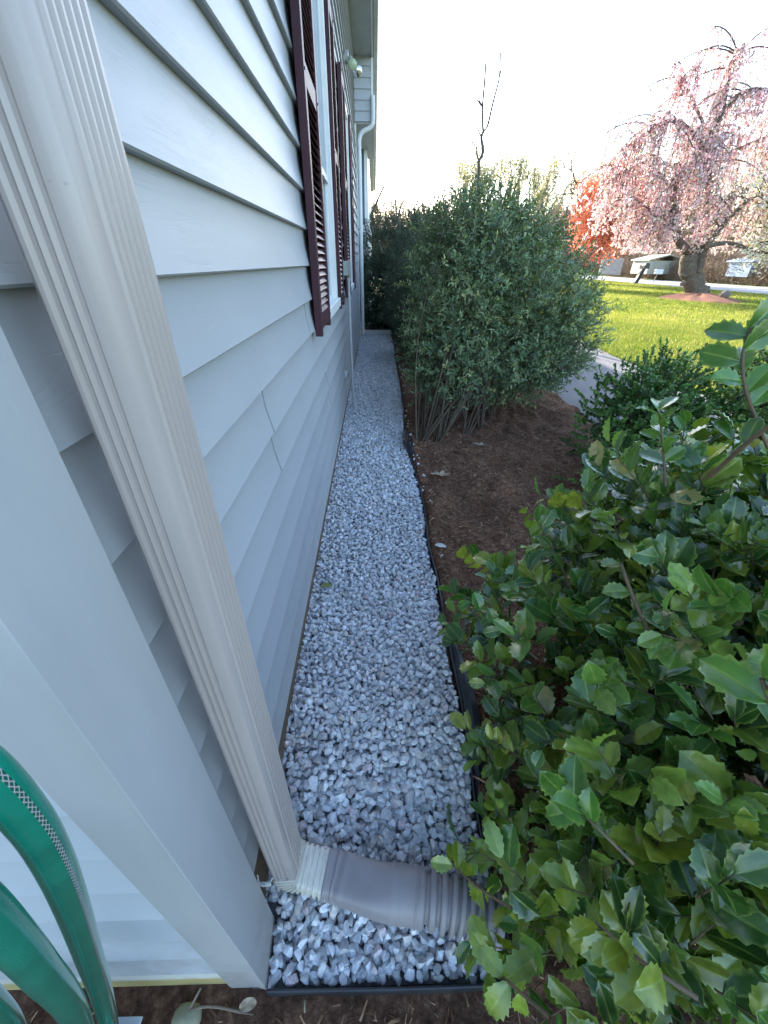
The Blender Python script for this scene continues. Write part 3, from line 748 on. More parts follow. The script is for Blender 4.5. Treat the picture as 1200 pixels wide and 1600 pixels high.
for ci, (path, rad, rot) in enumerate(((A1, .0128, 0), (B1, .0128, 0), (C1, .0128, 0))):
    p = spline(path, 160); L = np.concatenate([[0], np.cumsum(np.linalg.norm(np.diff(p, axis=0), axis=1))])
    t = norm(np.gradient(p, axis=0)); k = 20
    # keep the braided stripe turned towards up/right
    tgt = np.array([(.35, -.30, .8), (.0, -.6, .75), (.2, -.5, .8)][ci]); tgt = norm(CAMP - p) + np.array([1.15, 0, .5]) if ci == 0 else (norm(CAMP - p) + np.array([-.7, 0, -.8]))
    u = norm(tgt - t * (tgt * t).sum(1, keepdims=True)); v = np.cross(t, u)
    a = np.linspace(0, 2 * np.pi, k + 1) + np.pi
    ring = p[:, None] + rad * (np.cos(a)[None, :, None] * u[:, None] + np.sin(a)[None, :, None] * v[:, None])
    V_.append(ring.reshape(-1, 3)); uu = np.stack([np.repeat(L, k + 1), np.tile(np.linspace(0, 1, k + 1), len(p))], -1); UV_.append(uu)
    i = np.arange(len(p) - 1)[:, None] * (k + 1); j = np.arange(k)[None]
    F_l.append(np.stack([i + j, i + j + 1, i + j + k + 2, i + j + k + 1], -1).reshape(-1, 4) + off); off += len(p) * (k + 1)
hose = npmesh('garden_hose', np.concatenate(V_), np.concatenate(F_l), HOSE, uv=np.concatenate(UV_), smooth=True)
tag(hose, 'coiled teal green vinyl hose with a braided stripe in front of the house corner', 'garden hose')

# ------------------------------------------------------------------ small things on the ground
m = MB(); cen = np.array([-.505, .186, -.19]); rr_ = []
for t_ in np.linspace(-1, 1, 9):
    s_ = math.sqrt(max(0.02, 1 - t_ * t_)); a = np.linspace(0, 2 * np.pi, 14, endpoint=False)
    rr_.append(cen + np.column_stack([np.cos(a) * .038 * s_, np.sin(a) * .034 * s_ * (1 + .1 * np.sin(3 * a)), np.full(14, t_ * .026)]))
m.sweep(None, rr_); tag(m.build('stone', simple('mossy_stone', (.30, .29, .20), (.20, .20, .12), .9, 22, .6, 60, .004), smooth=True), 'rounded mossy stone lying in dark soil in front of the house corner', 'stone')
m = MB(); m.box((-.66, .135, -.22), (-.595, .150, -.075)); m.box((-.66, .1501, -.12), (-.595, .186, -.112)); tag(m.build('metal_bracket', simple('bracket_white', (.55, .58, .60), None, .4), bevel=.002), 'small pale metal bracket sticking out of the soil beside the green hose', 'bracket')
sticks = []
for (a, b, cc) in (((-.50, .20, -.17), (-.44, .205, -.172), (-.33, .19, -.178)), ((-.47, .232, -.13), (-.485, .215, -.15), (-.50, .20, -.17))):
    s_ = MB(); s_.tube(spline([a, b, cc], 8), [.003] * 7 + [.0012], 6); sticks.append(s_.build('twig', WOODW, smooth=True))
tag(sticks[0], 'thin dry twig lying flat on the soil behind the mossy stone', 'twig'); tag(sticks[1], 'short dry stalk leaning from the mossy stone to the house base', 'twig')

def flat_leaf(name, loc, size, rot, lobes, mat, lab, cat='dead leaf'):
    n = 60; a = np.linspace(0, 2 * np.pi, n, endpoint=False); r = 1.0
    if lobes: r = .42 + .58 * np.abs(np.cos(a * lobes / 2)) ** 1.4
    x = np.sin(a) * r * .55; y = np.cos(a) * r
    c_, s_ = math.cos(rot), math.sin(rot); X = x * c_ - y * s_; Y = x * s_ + y * c_
    z = .22 * (x * x) * 2 + .06 * np.sin(5 * a) * r + .1
    top = np.column_stack([X, Y, z]) * size + loc; bot = top - (0, 0, .0006)
    m = MB(); ctr = np.array(loc) + (0, 0, .03 * size)
    V = np.vstack([top, [ctr], bot, [ctr - (0, 0, .0006)]]); F = [(i, (i + 1) % n, n) for i in range(n)] + [(n + 1 + (i + 1) % n, n + 1 + i, 2 * n + 1) for i in range(n)] + [(i, n + 1 + i, n + 1 + (i + 1) % n, (i + 1) % n) for i in range(n)]
    m.add(V, F); return tag(m.build(name, mat, smooth=True), lab, cat)
DRY = simple('dry_leaf', (.42, .32, .22), (.30, .21, .13), .8, 40, .4, 120, .001)
PALE = simple('pale_leaf', (.55, .53, .50), (.42, .40, .36), .7, 40)
flat_leaf('oak_leaf', np.array([.53, 2.90, mulch_h(.53, 2.90) + .008]), .085, R(80), 7, DRY, 'tan lobed oak leaf lying on the mulch beside the stone strip')
flat_leaf('oak_leaf', np.array([.98, 3.50, mulch_h(.98, 3.50) + .008]), .07, R(60), 7, DRY, 'tan oak leaf at the foot of the big shrub stems')
flat_leaf('wood_chip', np.array([.392, 1.93, mulch_h(.392, 1.93) + .010]), .034, R(70), 0, PALE, 'whitish chip lying alone on the mulch close to the edging', 'chip')
flat_leaf('fallen_leaf', np.array([-.27, 1.62, .010]), .03, R(100), 0, simple('green_leaf', (.16, .2, .05), None, .6), 'small olive leaf lying on the pale stones near the wall', 'leaf')
flat_leaf('dry_leaf', np.array([-.345, .205, -.165]),   .022, R(100), 0, DRY, 'small curled dry leaf on the soil at the foot of the corner post')

# ------------------------------------------------------------------ leaf templates
def holly_template():
    # outline with spines, folded along the midrib, curled
    ys_ = [0, .10, .17, .28, .37, .47, .56, .66, .75, .84, .90, 1.0]
    hw_ = [.02, .17, .20, .33, .29, .40, .32, .36, .26, .23, .14, 0.0]
    V, M_ = [], []
    for i, (y, h) in enumerate(zip(ys_, hw_)):
        curl = -.20 * (y - .35) ** 2; tip = i in (3, 5, 7, 9); hb = min(h, .30)
        V.append((0, y, curl)); M_.append(.75)
        for s in (-1, 1):
            V.append((s * hb * .12, y, curl + .035 * hb)); M_.append(.05)
            V.append((s * hb * .80, y, curl + .20 * hb)); M_.append(0.0)
            V.append((s * h, y + (.035 if tip else 0), curl + .22 * hb + (.035 if tip else -.01))); M_.append(.7)
    F = []
    for i in range(len(ys_) - 1):
        a = i * 7; b = a + 7
        F += [(a, a + 4, b + 4, b), (a + 4, a + 5, b + 5, b + 4), (a + 5, a + 6, b + 6, b + 5), (a + 1, a, b, b + 1), (a + 2, a + 1, b + 1, b + 2), (a + 3, a + 2, b + 2, b + 3)]
    return np.array(V, float), [np.array(F)], np.array(M_)
HT = holly_template()
def oval_template(w_=.3, fold=.15, curl=-.1, pet=0):
    V = np.array([(0, 0, 0), (-w_, .4, fold), (0, .45, curl * .2), (w_, .4, fold), (-w_ * .7, .75, fold * .7 + curl * .5), (0, .75, curl * .5), (w_ * .7, .75, fold * .7 + curl * .5), (0, 1, curl)], float)
    F = [np.array([(0, 2, 1), (0, 3, 2), (4, 5, 7), (5, 6, 7)]), np.array([(1, 2, 5, 4), (2, 3, 6, 5)])]
    return V, F
OV = oval_template(.17, .06, -.12); OVB = oval_template(.30, .1, -.1); OVR = oval_template(.45, .12, -.08)
def palette(n, cols, wts, jit=.22):
    k = rng.choice(len(cols), n, p=np.array(wts) / sum(wts)); c = np.array(cols)[k]
    return np.clip(c * rng.uniform(1 - jit, 1 + jit, (n, 1)), 0, .9)
def stacktris(T, P, D, Nn, S, C, wid=None):
    V, F = scatter(T[0], T[1], P, D, Nn, S, wid); return V, F, np.repeat(C, len(T[0]), 0)

# ------------------------------------------------------------------ shrubs
def shoots(ells, nshoot, up=.5, shell=(.55, 1.0), lmin=.08, lmax=.22, zmin=.03, inside=.12):
    """random shoot bases and directions inside a union of ellipsoids"""
    E = [(np.array(c), np.array(r)) for c, r in ells]; vol = np.array([r.prod() ** (2 / 3) for c, r in E]); k = rng.choice(len(E), nshoot * 2, p=vol / vol.sum())
    c = np.array([E[i][0] for i in k]); r = np.array([E[i][1] for i in k]); d = rdir(len(k))
    rad = rng.uniform(shell[0], shell[1], len(k)) ; rad = np.where(rng.random(len(k)) < inside, rng.uniform(.1, .9, len(k)), rad)
    P = c + d * r * rad[:, None]
    D = norm(d / r * r.mean() + [0, 0, up] + rng.normal(0, .35, d.shape)); L = rng.uniform(lmin, lmax, len(k))
    ok = P[:, 2] > zmin; P, D, L = P[ok][:nshoot], D[ok][:nshoot], L[ok][:nshoot]
    return P, D, L
def leaf_on_shoots(P, D, L, per, size, T, cols, wts, spread=1.0, wid=(.8, 1.2), gloss=0, tipup=.25):
    n = len(P); t = np.tile(np.linspace(.1, 1, per), n); i = np.repeat(np.arange(n), per)
    side = rdir(n * per); Dd = D[i]; side = norm(side - Dd * (side * Dd).sum(1, keepdims=True))
    base = P[i] + Dd * (L[i] * t)[:, None]
    ld = norm(Dd * (.35 + .5 * t[:, None]) + side * spread + [0, 0, tipup]); nn = norm(Dd * .8 - side * .3 + [0, 0, .6] + rng.normal(0, .35, base.shape))
    S = size * rng.uniform(.6, 1.25, n * per) * (1 - .25 * t)
    C = palette(n, cols, wts, .25)[i] * rng.uniform(.75, 1.25, (n * per, 1))
    V, F = scatter(T[0], T[1], base, ld, nn, S, rng.uniform(*wid, n * per))
    return V, F, np.repeat(C, len(T[0]), 0), base
def stems_to(targets, roots, r0=.012, r1=.003, n=7, bend=.25, sag=0):
    out = []
    for p in targets:
        q = roots[rng.integers(len(roots))]; q = np.array(q) + rng.normal(0, .02, 3) * (1, 1, 0)
        mid = (q + p) / 2 + rng.normal(0, bend, 3) * np.linalg.norm(p - q) * .3 * (1, 1, .3); mid[:2] = mid[:2] * .6 + q[:2] * .4
        out.append((spline([q, mid, p], n), np.linspace(r0 * rng.uniform(.5, 1.2), r1, n)))
    return out

def shrub(name, loc, label, group, ells, nshoot, per, size, T, cols, wts, leafmat, roots, nst, stemmat=None, r0=.012, twig=.0022, **kw):
    o = empty(name, loc, label, 'shrub', group)
    sk = {k: kw[k] for k in ('up', 'shell', 'lmin', 'lmax', 'zmin', 'inside') if k in kw}
    P, D, L = shoots(ells, nshoot, **sk)
    if 'keep' in kw: k = kw['keep'](P); P, D, L = P[k], D[k], L[k]
    lk = {k: kw[k] for k in ('spread', 'wid', 'tipup') if k in kw}
    V, F, C, _ = leaf_on_shoots(P, D, L, per, size, T, cols, wts, **lk)
    if name == 'holly_bush':
        nv = len(T[0]); base = V.reshape(-1, nv, 3)[:, 0]; yl = np.clip((.75 - base[:, 1]) / .5, 0, 1) * np.clip((np.linalg.norm(base - [.85, .8, .3], axis=1) - .35) / .35, 0, 1)
        hit = rng.random(len(base)) < .12 + .5 * yl; q = C.reshape(-1, nv, 3); k2 = rng.uniform(.25, .75, len(base))[:, None, None]; yc = np.array([.24, .27, .035]) * rng.uniform(.7, 1.25, (len(base), 1, 1)); q[hit] = (q * (1 - k2) + yc * k2)[hit]
        br_ = rng.random(len(base)) < .02; q[br_] = [.32, .26, .10]; C = q.reshape(-1, 3)
    msk = np.tile(T[2], len(V) // len(T[0])) if len(T) > 2 else None
    npmesh('foliage', V, F, leafmat, o, col=C, msk=msk, smooth=(msk is not None))
    tw = [(np.stack([p, p + d * l]), [twig, twig * .5]) for p, d, l in zip(P, D, L)]
    st = stems_to(P[rng.choice(len(P), min(nst, len(P)), replace=False)], roots, r0, twig)
    V, F = tubes(st + tw, 5); npmesh('stems', V, F, stemmat or TWIG, o, smooth=True)
    return o, (P, D, L)

# foreground holly
holly_cols = [(.028, .080, .020), (.052, .13, .028), (.10, .19, .036), (.18, .27, .048), (.32, .34, .06)]
roots = [(.85, .80, -.05), (.95, .65, -.08), (.75, .90, -.02), (1.05, .8, -.03), (.75, .55, -.12), (.85, .35, -.15)]
hell = [((.80, .82, .40), (.46, .50, .42)), ((.95, .90, .72), (.36, .42, .34)), ((.62, .56, .18), (.28, .34, .30)), ((.62, .24, .24), (.31, .28, .36)), ((.95, .40, .45), (.38, .38, .42)), ((1.10, .62, .70), (.40, .40, .38)), ((1.2, 1.0, .6), (.4, .4, .4))]
def hkeep(P):
    d = np.linalg.norm(P - CAMP, axis=1); return (d > .50) & (P[:, 2] > -.14) & (P[:, 0] > .27)
shrub('holly_bush', (.88, .80, -.05), 'large glossy spiny leaved holly bush filling the near right of the bed', None, hell, 1200, 6, .087, HT, holly_cols, (5, 6, 5, 2.2, .7), LEAF_HOLLY, roots, 60, STEMR, .010, .0021,
      up=.35, shell=(.72, 1.0), lmin=.07, lmax=.17, zmin=-.1, keep=hkeep, wid=(.58, 1.08), inside=.25, spread=1.0)

# low small-leaved shrubs beyond it
box_cols = [(.055, .13, .032), (.09, .19, .045), (.15, .26, .06)]
for (c, r, lab, nsh) in (((2.05, 2.95, .46), (.50, .42, .46), 'low dark small leaved shrub between the holly and the asphalt walk', 950), ((2.95, 2.80, .50), (.60, .45, .52), 'wider small leaved shrub at the right edge behind the holly', 1350), ((1.62, 2.55, .16), (.22, .22, .20), 'thin sprig of small leaved shrub at the mulch edge', 70)):
    shrub('japanese_holly', (c[0], c[1], 0), lab, 'small leaved shrubs beside the walk', [(c, r), ((c[0] + .1, c[1] + .05, c[2] + .12), (r[0] * .7, r[1] * .7, r[2] * .85))], nsh, 22, .028, OVR, box_cols, (4, 5, 3), LEAF_BUSH, [(c[0], c[1], 0), (c[0] + .08, c[1] + .05, 0), (c[0] - .07, c[1], 0)], 45, None, .008, .0018,
          up=.45, shell=(.35, 1.03), lmin=.06, lmax=.13, inside=.25, spread=.9)

# big shrub and the hedge behind it
bush_cols = [(.095, .155, .078), (.14, .205, .10), (.20, .26, .125), (.32, .36, .16)]
b_roots = [(x, y, 0) for x, y in ((.42, 3.6), (.50, 3.75), (.62, 3.6), (.48, 4.1), (.7, 3.9), (.9, 3.85), (1.1, 4.0), (.55, 4.5), (1.0, 4.6), (1.3, 4.4), (.6, 5.0), (1.2, 5.2))]
bell = [((1.0, 4.85, 1.40), (.62, 1.1, .62)), ((1.6, 4.95, 1.22), (.66, .95, .56)), ((1.95, 5.0, .95), (.58, .8, .48)), ((.76, 4.30, .78), (.42, .58, .60)), ((1.45, 4.75, .62), (.66, .80, .46)), ((1.2, 5.2, 1.70), (.62, .9, .42)), ((1.95, 4.9, .62), (.50, .6, .34))]
shrub('laurel_shrub', (.95, 4.3, 0), 'big many stemmed evergreen shrub overhanging the mulch bed', None, bell, 10500, 11, .052, OV, bush_cols, (4, 5, 4, 1.5), LEAF_BUSH, b_roots, 90, None, .009, .0022, keep=lambda P: (vnoise(P[:, 0] + .8 * P[:, 2], P[:, 1] + .6 * P[:, 2], 3.4, 61) > .36) | (rng.random(len(P)) < .4),
      up=.35, shell=(.5, 1.06), lmin=.07, lmax=.18, inside=.22, spread=1.1, tipup=.1)
dk = [(.040, .070, .044), (.058, .098, .054), (.08, .13, .065)]
for (c, r, lab, ns, roots_) in (
    ((1.0, 7.6, 1.15), (.78, 1.5, 1.12), 'tall dark evergreen shrub behind the big overhanging one', 3600, [(.6, 7, 0), (.8, 7.4, 0), (1.1, 7.2, 0), (.7, 8.1, 0)]),
    ((.22, 11.0, 1.12), (.80, .50, 1.22), 'darkest evergreen shrub standing behind the white board', 5200, [(0, 10.9, 0), (.3, 10.9, 0), (.5, 11, 0)]),
    ((1.0, 10.0, 1.1), (.62, 1.0, 1.18), 'dark upright evergreen between the white board and the tall shrub', 3800, [(.7, 9.8, 0), (1, 9.7, 0), (1.2, 10, 0)])):
    shrub('evergreen_shrub', (c[0], c[1], 0), lab, 'dark evergreens at the end of the gravel', [(c, r), ((c[0], c[1], c[2] - .35), (r[0], r[1], r[2] * .7))], ns, 9, .055, OV, dk, (5, 4, 2), LEAF_DARK, roots_, 60, None, .014, .003, up=.5, shell=(.7, 1.03), lmin=.08, lmax=.18, inside=.15)

# ------------------------------------------------------------------ trees
def limb(pts, r0, r1, n=24):
    p = spline(pts, n); return (p, np.linspace(r0, r1, n))
def A(Y, *uv): return [at(u, v, Y) for u, v in uv]
def fork(p0, d, L, r, depth, out, spread=.5, upb=.15, ratio=.72, nb=(2, 3)):
    n = 6; pts = [np.array(p0)]; dd = np.array(d)
    for i in range(n - 1):
        dd = dd + rng.normal(0, .10, 3) + (0, 0, upb * .3); dd /= np.linalg.norm(dd); pts.append(pts[-1] + dd * L / (n - 1))
    out.append((np.array(pts), np.linspace(r, r * .62, n)))
    if depth == 0: return
    for i in range(rng.integers(nb[0], nb[1] + 1)):
        k = rng.integers(2, n); nd = dd + rng.normal(0, spread, 3) + (0, 0, upb); nd /= np.linalg.norm(nd)
        fork(pts[k], nd, L * ratio * rng.uniform(.7, 1.15), r * .62, depth - 1, out, spread, upb, ratio, nb)
def droop(P0, d0, L, n=6, drop=1.0):
    """cascading twig: starts along d0 then falls"""
    t = np.linspace(0, 1, n)[:, None]; return P0 + d0 * L * .35 * np.sin(t * 1.5) - np.array([0, 0, 1]) * (L * drop * t ** 1.7)

def blossoms(tw, per, size, cols, wts, T=OVR, jit=.05):
    P = np.concatenate([p[0][rng.integers(1, len(p[0]), per)] + rng.normal(0, jit, (per, 3)) for p in tw]); n = len(P)
    V, F = scatter(T[0], T[1], P, rdir(n), rdir(n), size * rng.uniform(.6, 1.4, n)); return V, F, np.repeat(palette(n, cols, wts, .15), len(T[0]), 0)

YC = 23.1
CH = empty('weeping_cherry', tuple(at(1085, 465, YC)), 'weeping cherry in pink blossom with a gnarled trunk on the sunny lawn', 'tree')
tr = [limb(A(YC, (1088, 468), (1084, 440), (1076, 418), (1080, 398)), .46, .40, 12), limb(A(YC, (1086, 402), (1092, 385), (1094, 366)), .38, .13, 10)]
m = MB()
for p, r in tr: m.tube(p, r * (1 + .07 * np.sin(np.arange(len(r)) * 2.1)), 14)
# root flare and knots
for a in range(7):
    an = a * .9 + .3; b = at(1088, 466, YC); m.tube([b + (math.cos(an) * .75, math.sin(an) * .75, -.06), b + (math.cos(an) * .42, math.sin(an) * .42, .10), b + (math.cos(an) * .2, math.sin(an) * .2, .5)], [.07, .16, .2], 8)
m.tube(A(YC - .3, (1066, 432), (1068, 428)), [.17, .15], 8); m.tube(A(YC - .3, (1064, 445), (1070, 441)), [.10, .12], 8)
limbs = [limb(A(YC, (1082, 400), (1060, 375), (1053, 340), (1054, 283), (1089, 248), (1100, 225)), .20, .11),
         limb(A(YC, (1100, 228), (1130, 175), (1160, 145), (1200, 140), (1240, 160)), .12, .04),
         limb(A(YC + .6, (1094, 368), (1106, 300), (1108, 240), (1104, 200)), .16, .06),
         limb(A(YC - .4, (1092, 425), (1104, 385), (1142, 338), (1172, 312), (1205, 300)), .16, .05),
         limb(A(YC + .5, (1078, 395), (1040, 350), (1010, 325), (985, 305)), .13, .03),
         limb(A(YC, (1100, 225), (1060, 190), (1020, 200), (980, 230)), .09, .02),
         limb(A(YC + 1, (1104, 205), (1080, 150), (1070, 125), (1062, 122)), .07, .015),
         limb(A(YC, (1130, 176), (1140, 120), (1146, 88), (1153, 80)), .06, .012),
         limb(A(YC + .8, (1053, 310), (1020, 260), (985, 258), (962, 275)), .09, .02),
         limb(A(YC - .8, (1104, 385), (1140, 380), (1180, 392), (1230, 400)), .10, .05),
         limb(A(YC + 1.5, (1108, 250), (1160, 230), (1200, 215), (1250, 225)), .09, .03)]
for p, r in limbs: m.tube(p, r, 8)
m.build('trunk', BARKC, CH, smooth=True)
tw = []
for li, (p, r) in enumerate(limbs):
    k = [60, 64, 42, 36, 60, 62, 28, 20, 54, 10, 24][li]
    for i in range(k):
        s = rng.integers(4, len(p)); d = norm(rng.normal(size=3) * (1, 1, .3)); q = p[s] + (0, 0, 0)
        L = rng.uniform(.9, 2.8) * (1.0 if li not in (6, 7) else .4)
        tw.append((droop(q, d + np.array([-.15, 0, .25]), L), np.linspace(.016, .005, 6)))
# secondary arching branches
sec = []
for i in range(110):
    p, r = limbs[rng.integers(len(limbs))]; s = rng.integers(8, len(p)); d = norm(rng.normal(size=3) * (1.2, 1, .35) + (-.3, 0, .25)); L = rng.uniform(1.2, 2.6)
    t = np.linspace(0, 1, 8)[:, None]; q = p[s] + d * L * t + np.array([0, 0, 1]) * (.5 * t - 1.1 * t ** 2) * L * .6
    if q[-1][2] < 2.3: continue
    sec.append((q, np.linspace(.035, .012, 8)))
    for j in range(8):
        b = q[rng.integers(2, 8)]; L2 = min(rng.uniform(.6, 2.1), b[2] - 2.0)
        if L2 > .3: tw.append((droop(b, norm(rng.normal(size=3) * (1, 1, .2)) * .8, L2), np.linspace(.012, .005, 6)))
tw = [t_ for t_ in tw if t_[0][-1][2] > 1.95]
V, F = tubes(sec + tw, 4); npmesh('branches', V, F, BARK, CH)
V, F, C = blossoms(tw, 40, .082, [(.76, .44, .48), (.82, .60, .62), (.84, .76, .72), (.50, .28, .27), (.58, .58, .33)], (4, 4, 3.5, .8, .9))
nv = len(OVR[0]); q = C.reshape(-1, nv, 3); bp = V.reshape(-1, nv, 3)[:, 0]; tb = at(1085, 465, YC)
pc = np.clip(.10 + .38 * ((bp[:, 0] - tb[0] + .5) / 3.0) + .25 * (4.2 - bp[:, 2]) / 3, .05, .75) * (.5 + vnoise(bp[:, 0], bp[:, 2] + bp[:, 1], .8, 51)); hit = rng.random(len(bp)) < pc
q[hit] = np.array([.76, .75, .56]) * rng.uniform(.75, 1.1, (hit.sum(), 1, 1)); C = q.reshape(-1, 3)
npmesh('blossom', V, F, PETAL, CH, col=C)
print('cherry twigs', len(tw))
# mulch ring mound
a_ = np.linspace(0, 2 * np.pi, 48, endpoint=False); rings = []
for t_ in (1.0, .85, .6, .3, .02):
    rr2 = t_ * (1 + .08 * np.sin(3 * a_) + .05 * np.sin(7 * a_)); rings.append(np.column_stack([15.8 + 1.75 * rr2 * np.cos(a_) * 1.0 - .0 + .5 * rr2 * np.sin(a_), 21.6 + 2.4 * rr2 * np.sin(a_) - .0, .02 + .24 * (1 - t_ ** 2) + .03 * np.sin(9 * a_ + t_ * 20) * (t_ < .95)]))
m = MB(); m.sweep(None, rings); tag(m.build('mulch_mound', MULCHT, smooth=True), kind='structure')
m = MB(); c_ = at(1131, 466, 20.4); c_[2] = .30; rg = []
for t_ in np.linspace(-1, 1, 7):
    s_ = math.sqrt(max(.03, 1 - t_ * t_)); a = np.linspace(0, 2 * np.pi, 12, endpoint=False); rg.append(c_ + np.column_stack([np.cos(a) * .22 * s_, np.sin(a) * .2 * s_, np.full(12, t_ * .17)]))
m.sweep(None, rg); tag(m.build('boulder', simple('boulder', (.22, .17, .14), (.12, .10, .08), .9, 6, .6, 20, .02), smooth=True), 'small brown rock on the mulch ring right of the cherry trunk', 'rock')

# white blossom tree at the right edge
WT = empty('white_blossom_tree', (21.6, 20.5, 0), 'white blossoming tree at the right edge behind the pink cherry', 'tree')
out = []; fork((21.6, 20.5, 0), (-.05, 0, 1), 1.6, .26, 0, out)
top = out[0][0][-1]
for i in range(9):
    an = i * .7; fork(top, norm(np.array([math.cos(an) * 1.0 - .5, math.sin(an), 1.0])), 2.3, .12, 4, out, .55, .12, .78, (2, 3))
V, F = tubes(out, 5); npmesh('branches', V, F, BARK, WT)
tips = [o_ for o_ in out if o_[1][0] < .06]; print('white tips', len(tips))
V, F, C = blossoms(tips, max(6, 26000 // max(1, len(tips))), .10, [(.74, .74, .66), (.66, .68, .48), (.78, .70, .68), (.35, .42, .14)], (5, 3, 2, 1.6), jit=.22)
npmesh('blossom', V, F, PETAL, WT, col=C)

def leafy_tree(name, base, h, lab, spec, cols, wts, nleaf, size, jit, mat=LEAF_BUSH, depth=4, spread=.45, upb=.3, r=.16, group=None, barkm=None, first=.3, nmain=5, ratio=.74, Lm=.3, blob=None):
    o = empty(name, base, lab, 'tree', group); out = []; b = np.array(base, float)
    fork(b, (0, 0, 1), h * first, r, 0, out, upb=0); top = out[0][0][-1]
    for i in range(nmain):
        an = i * 2 * np.pi / nmain + rng.uniform(-.4, .4); fork(top, norm(np.array([math.cos(an) * spec, math.sin(an) * spec, 1])), h * Lm, r * .6, depth, out, spread, upb, ratio)
    V, F = tubes(out, 5); npmesh('branches', V, F, barkm or BARK, o)
    if blob:
        cb, rb, nb_ = blob
        for i in range(nb_):
            d = rdir(1)[0] * rng.uniform(.55, 1.0); p = b + np.array(cb) + d * np.array(rb); out.append((np.array([p, p + rng.normal(0, .25, 3), p + rng.normal(0, .3, 3)]), np.array([.006, .005, .004])))
    if nleaf:
        tips = [q for q in out if q[1][0] < r * .3]
        V, F, C = blossoms(tips, max(2, nleaf // len(tips)), size, cols, wts, OVB, jit); npmesh('crown', V, F, mat, o, col=C)
    return o
RED = [(.80, .27, .14), (.82, .36, .22), (.66, .20, .11)]
b = at(922, 430, 38); b[2] = .9
leafy_tree('red_leaved_tree', tuple(b), 8.6, 'orange red leaved small tree beyond the road left of the cherry', 1.1, RED, (4, 3, 2), 26000, .17, .45, PETAL, r=.14, Lm=.18, depth=4, blob=((.1, 0, 4.1), (2.1, 2.1, 2.9), 420))
YG = [(.40, .38, .16), (.33, .34, .13), (.46, .40, .22)]
for u, v, Y, h, lab, nl in ((738, 430, 46, 12.5, 'pale yellow green budding tree left of the bare snag', 6500), (806, 430, 48, 13.5, 'budding tree with fanning twigs right of the bare snag', 6500), (845, 430, 52, 12.5, 'sparse budding tree behind the top of the big shrub', 4500)):
    b = at(u, v, Y); b[2] = 0
    leafy_tree('budding_tree', tuple(b), h, lab, .8, YG, (3, 3, 2), nl, .13, .35, PETAL, depth=5, spread=.36, upb=.38, r=.17, barkm=PALEB, group='budding trees on the skyline', Lm=.21)
b = at(898, 430, 44); b[2] = .5
leafy_tree('bare_tree', tuple(b), 9.6, 'dark bare crooked tree rising left of the orange red tree', 1.0, None, None, 0, 0, 0, depth=4, spread=.65, upb=.1, r=.22, first=.55, Lm=.2, nmain=4)
# bare young trees behind the shrubs
SN = empty('bare_sapling', tuple(at(745, 420, 13)), 'slender bare forked sapling rising alone above the big shrub', 'tree'); SN.location.z = 0
b = at(746, 330, 13); lst = [(np.array([[b[0], b[1], 0], [b[0], b[1], 1.2], b]), np.array([.05, .048, .045]))]
for uv, r0, r1 in ((((746, 330), (747, 290), (748, 262), (748, 252)), .045, .040), (((748, 252), (754, 240), (754, 228), (752, 215), (755, 206)), .040, .034), (((755, 206), (754, 190), (754, 165), (757, 130), (759, 99)), .028, .019),
                   (((756, 205), (762, 196), (768, 170), (773, 150), (780, 122), (782, 82)), .028, .017), (((748, 252), (745, 240), (743, 228), (735, 220)), .018, .012), (((752, 215), (746, 200), (743, 190), (732, 177)), .017, .012),
                   (((754, 166), (748, 155), (745, 140), (741, 110)), .016, .012), (((754, 168), (748, 160), (742, 150), (735, 133)), .014, .011), (((780, 122), (784, 108), (790, 92)), .013, .010), (((761, 120), (766, 112), (769, 105)), .006, .002)):
    lst.append(limb(A(13, *uv), r0, r1, 14))
V, F = tubes(lst, 6); npmesh('trunk', V, F, BARK, SN, smooth=True)
b = at(628, 400, 17); b[2] = 0
LB = empty('bare_tree', tuple(b), 'small bare branching tree beside the end of the house', 'tree'); lst = [(np.array([b, at(622, 340, 17)]), np.array([.08, .05]))]
for uv, r0, r1 in ((((622, 340), (628, 318), (640, 300), (648, 275)), .04, .008), (((576, 345), (592, 308), (604, 280), (610, 240)), .05, .008), (((620, 345), (617, 300), (616, 255)), .035, .006), (((592, 308), (600, 290), (614, 288)), .02, .005), (((604, 285), (594, 270), (597, 262)), .015, .004), (((617, 280), (622, 268)), .012, .004)):
    lst.append(limb(A(17, *uv), r0, r1, 12))
lst.append((np.array([b, at(590, 380, 17), at(576, 345, 17)]), np.array([.08, .07, .05])))
V, F = tubes(lst, 5); npmesh('trunk', V, F, BARK, LB, smooth=True)

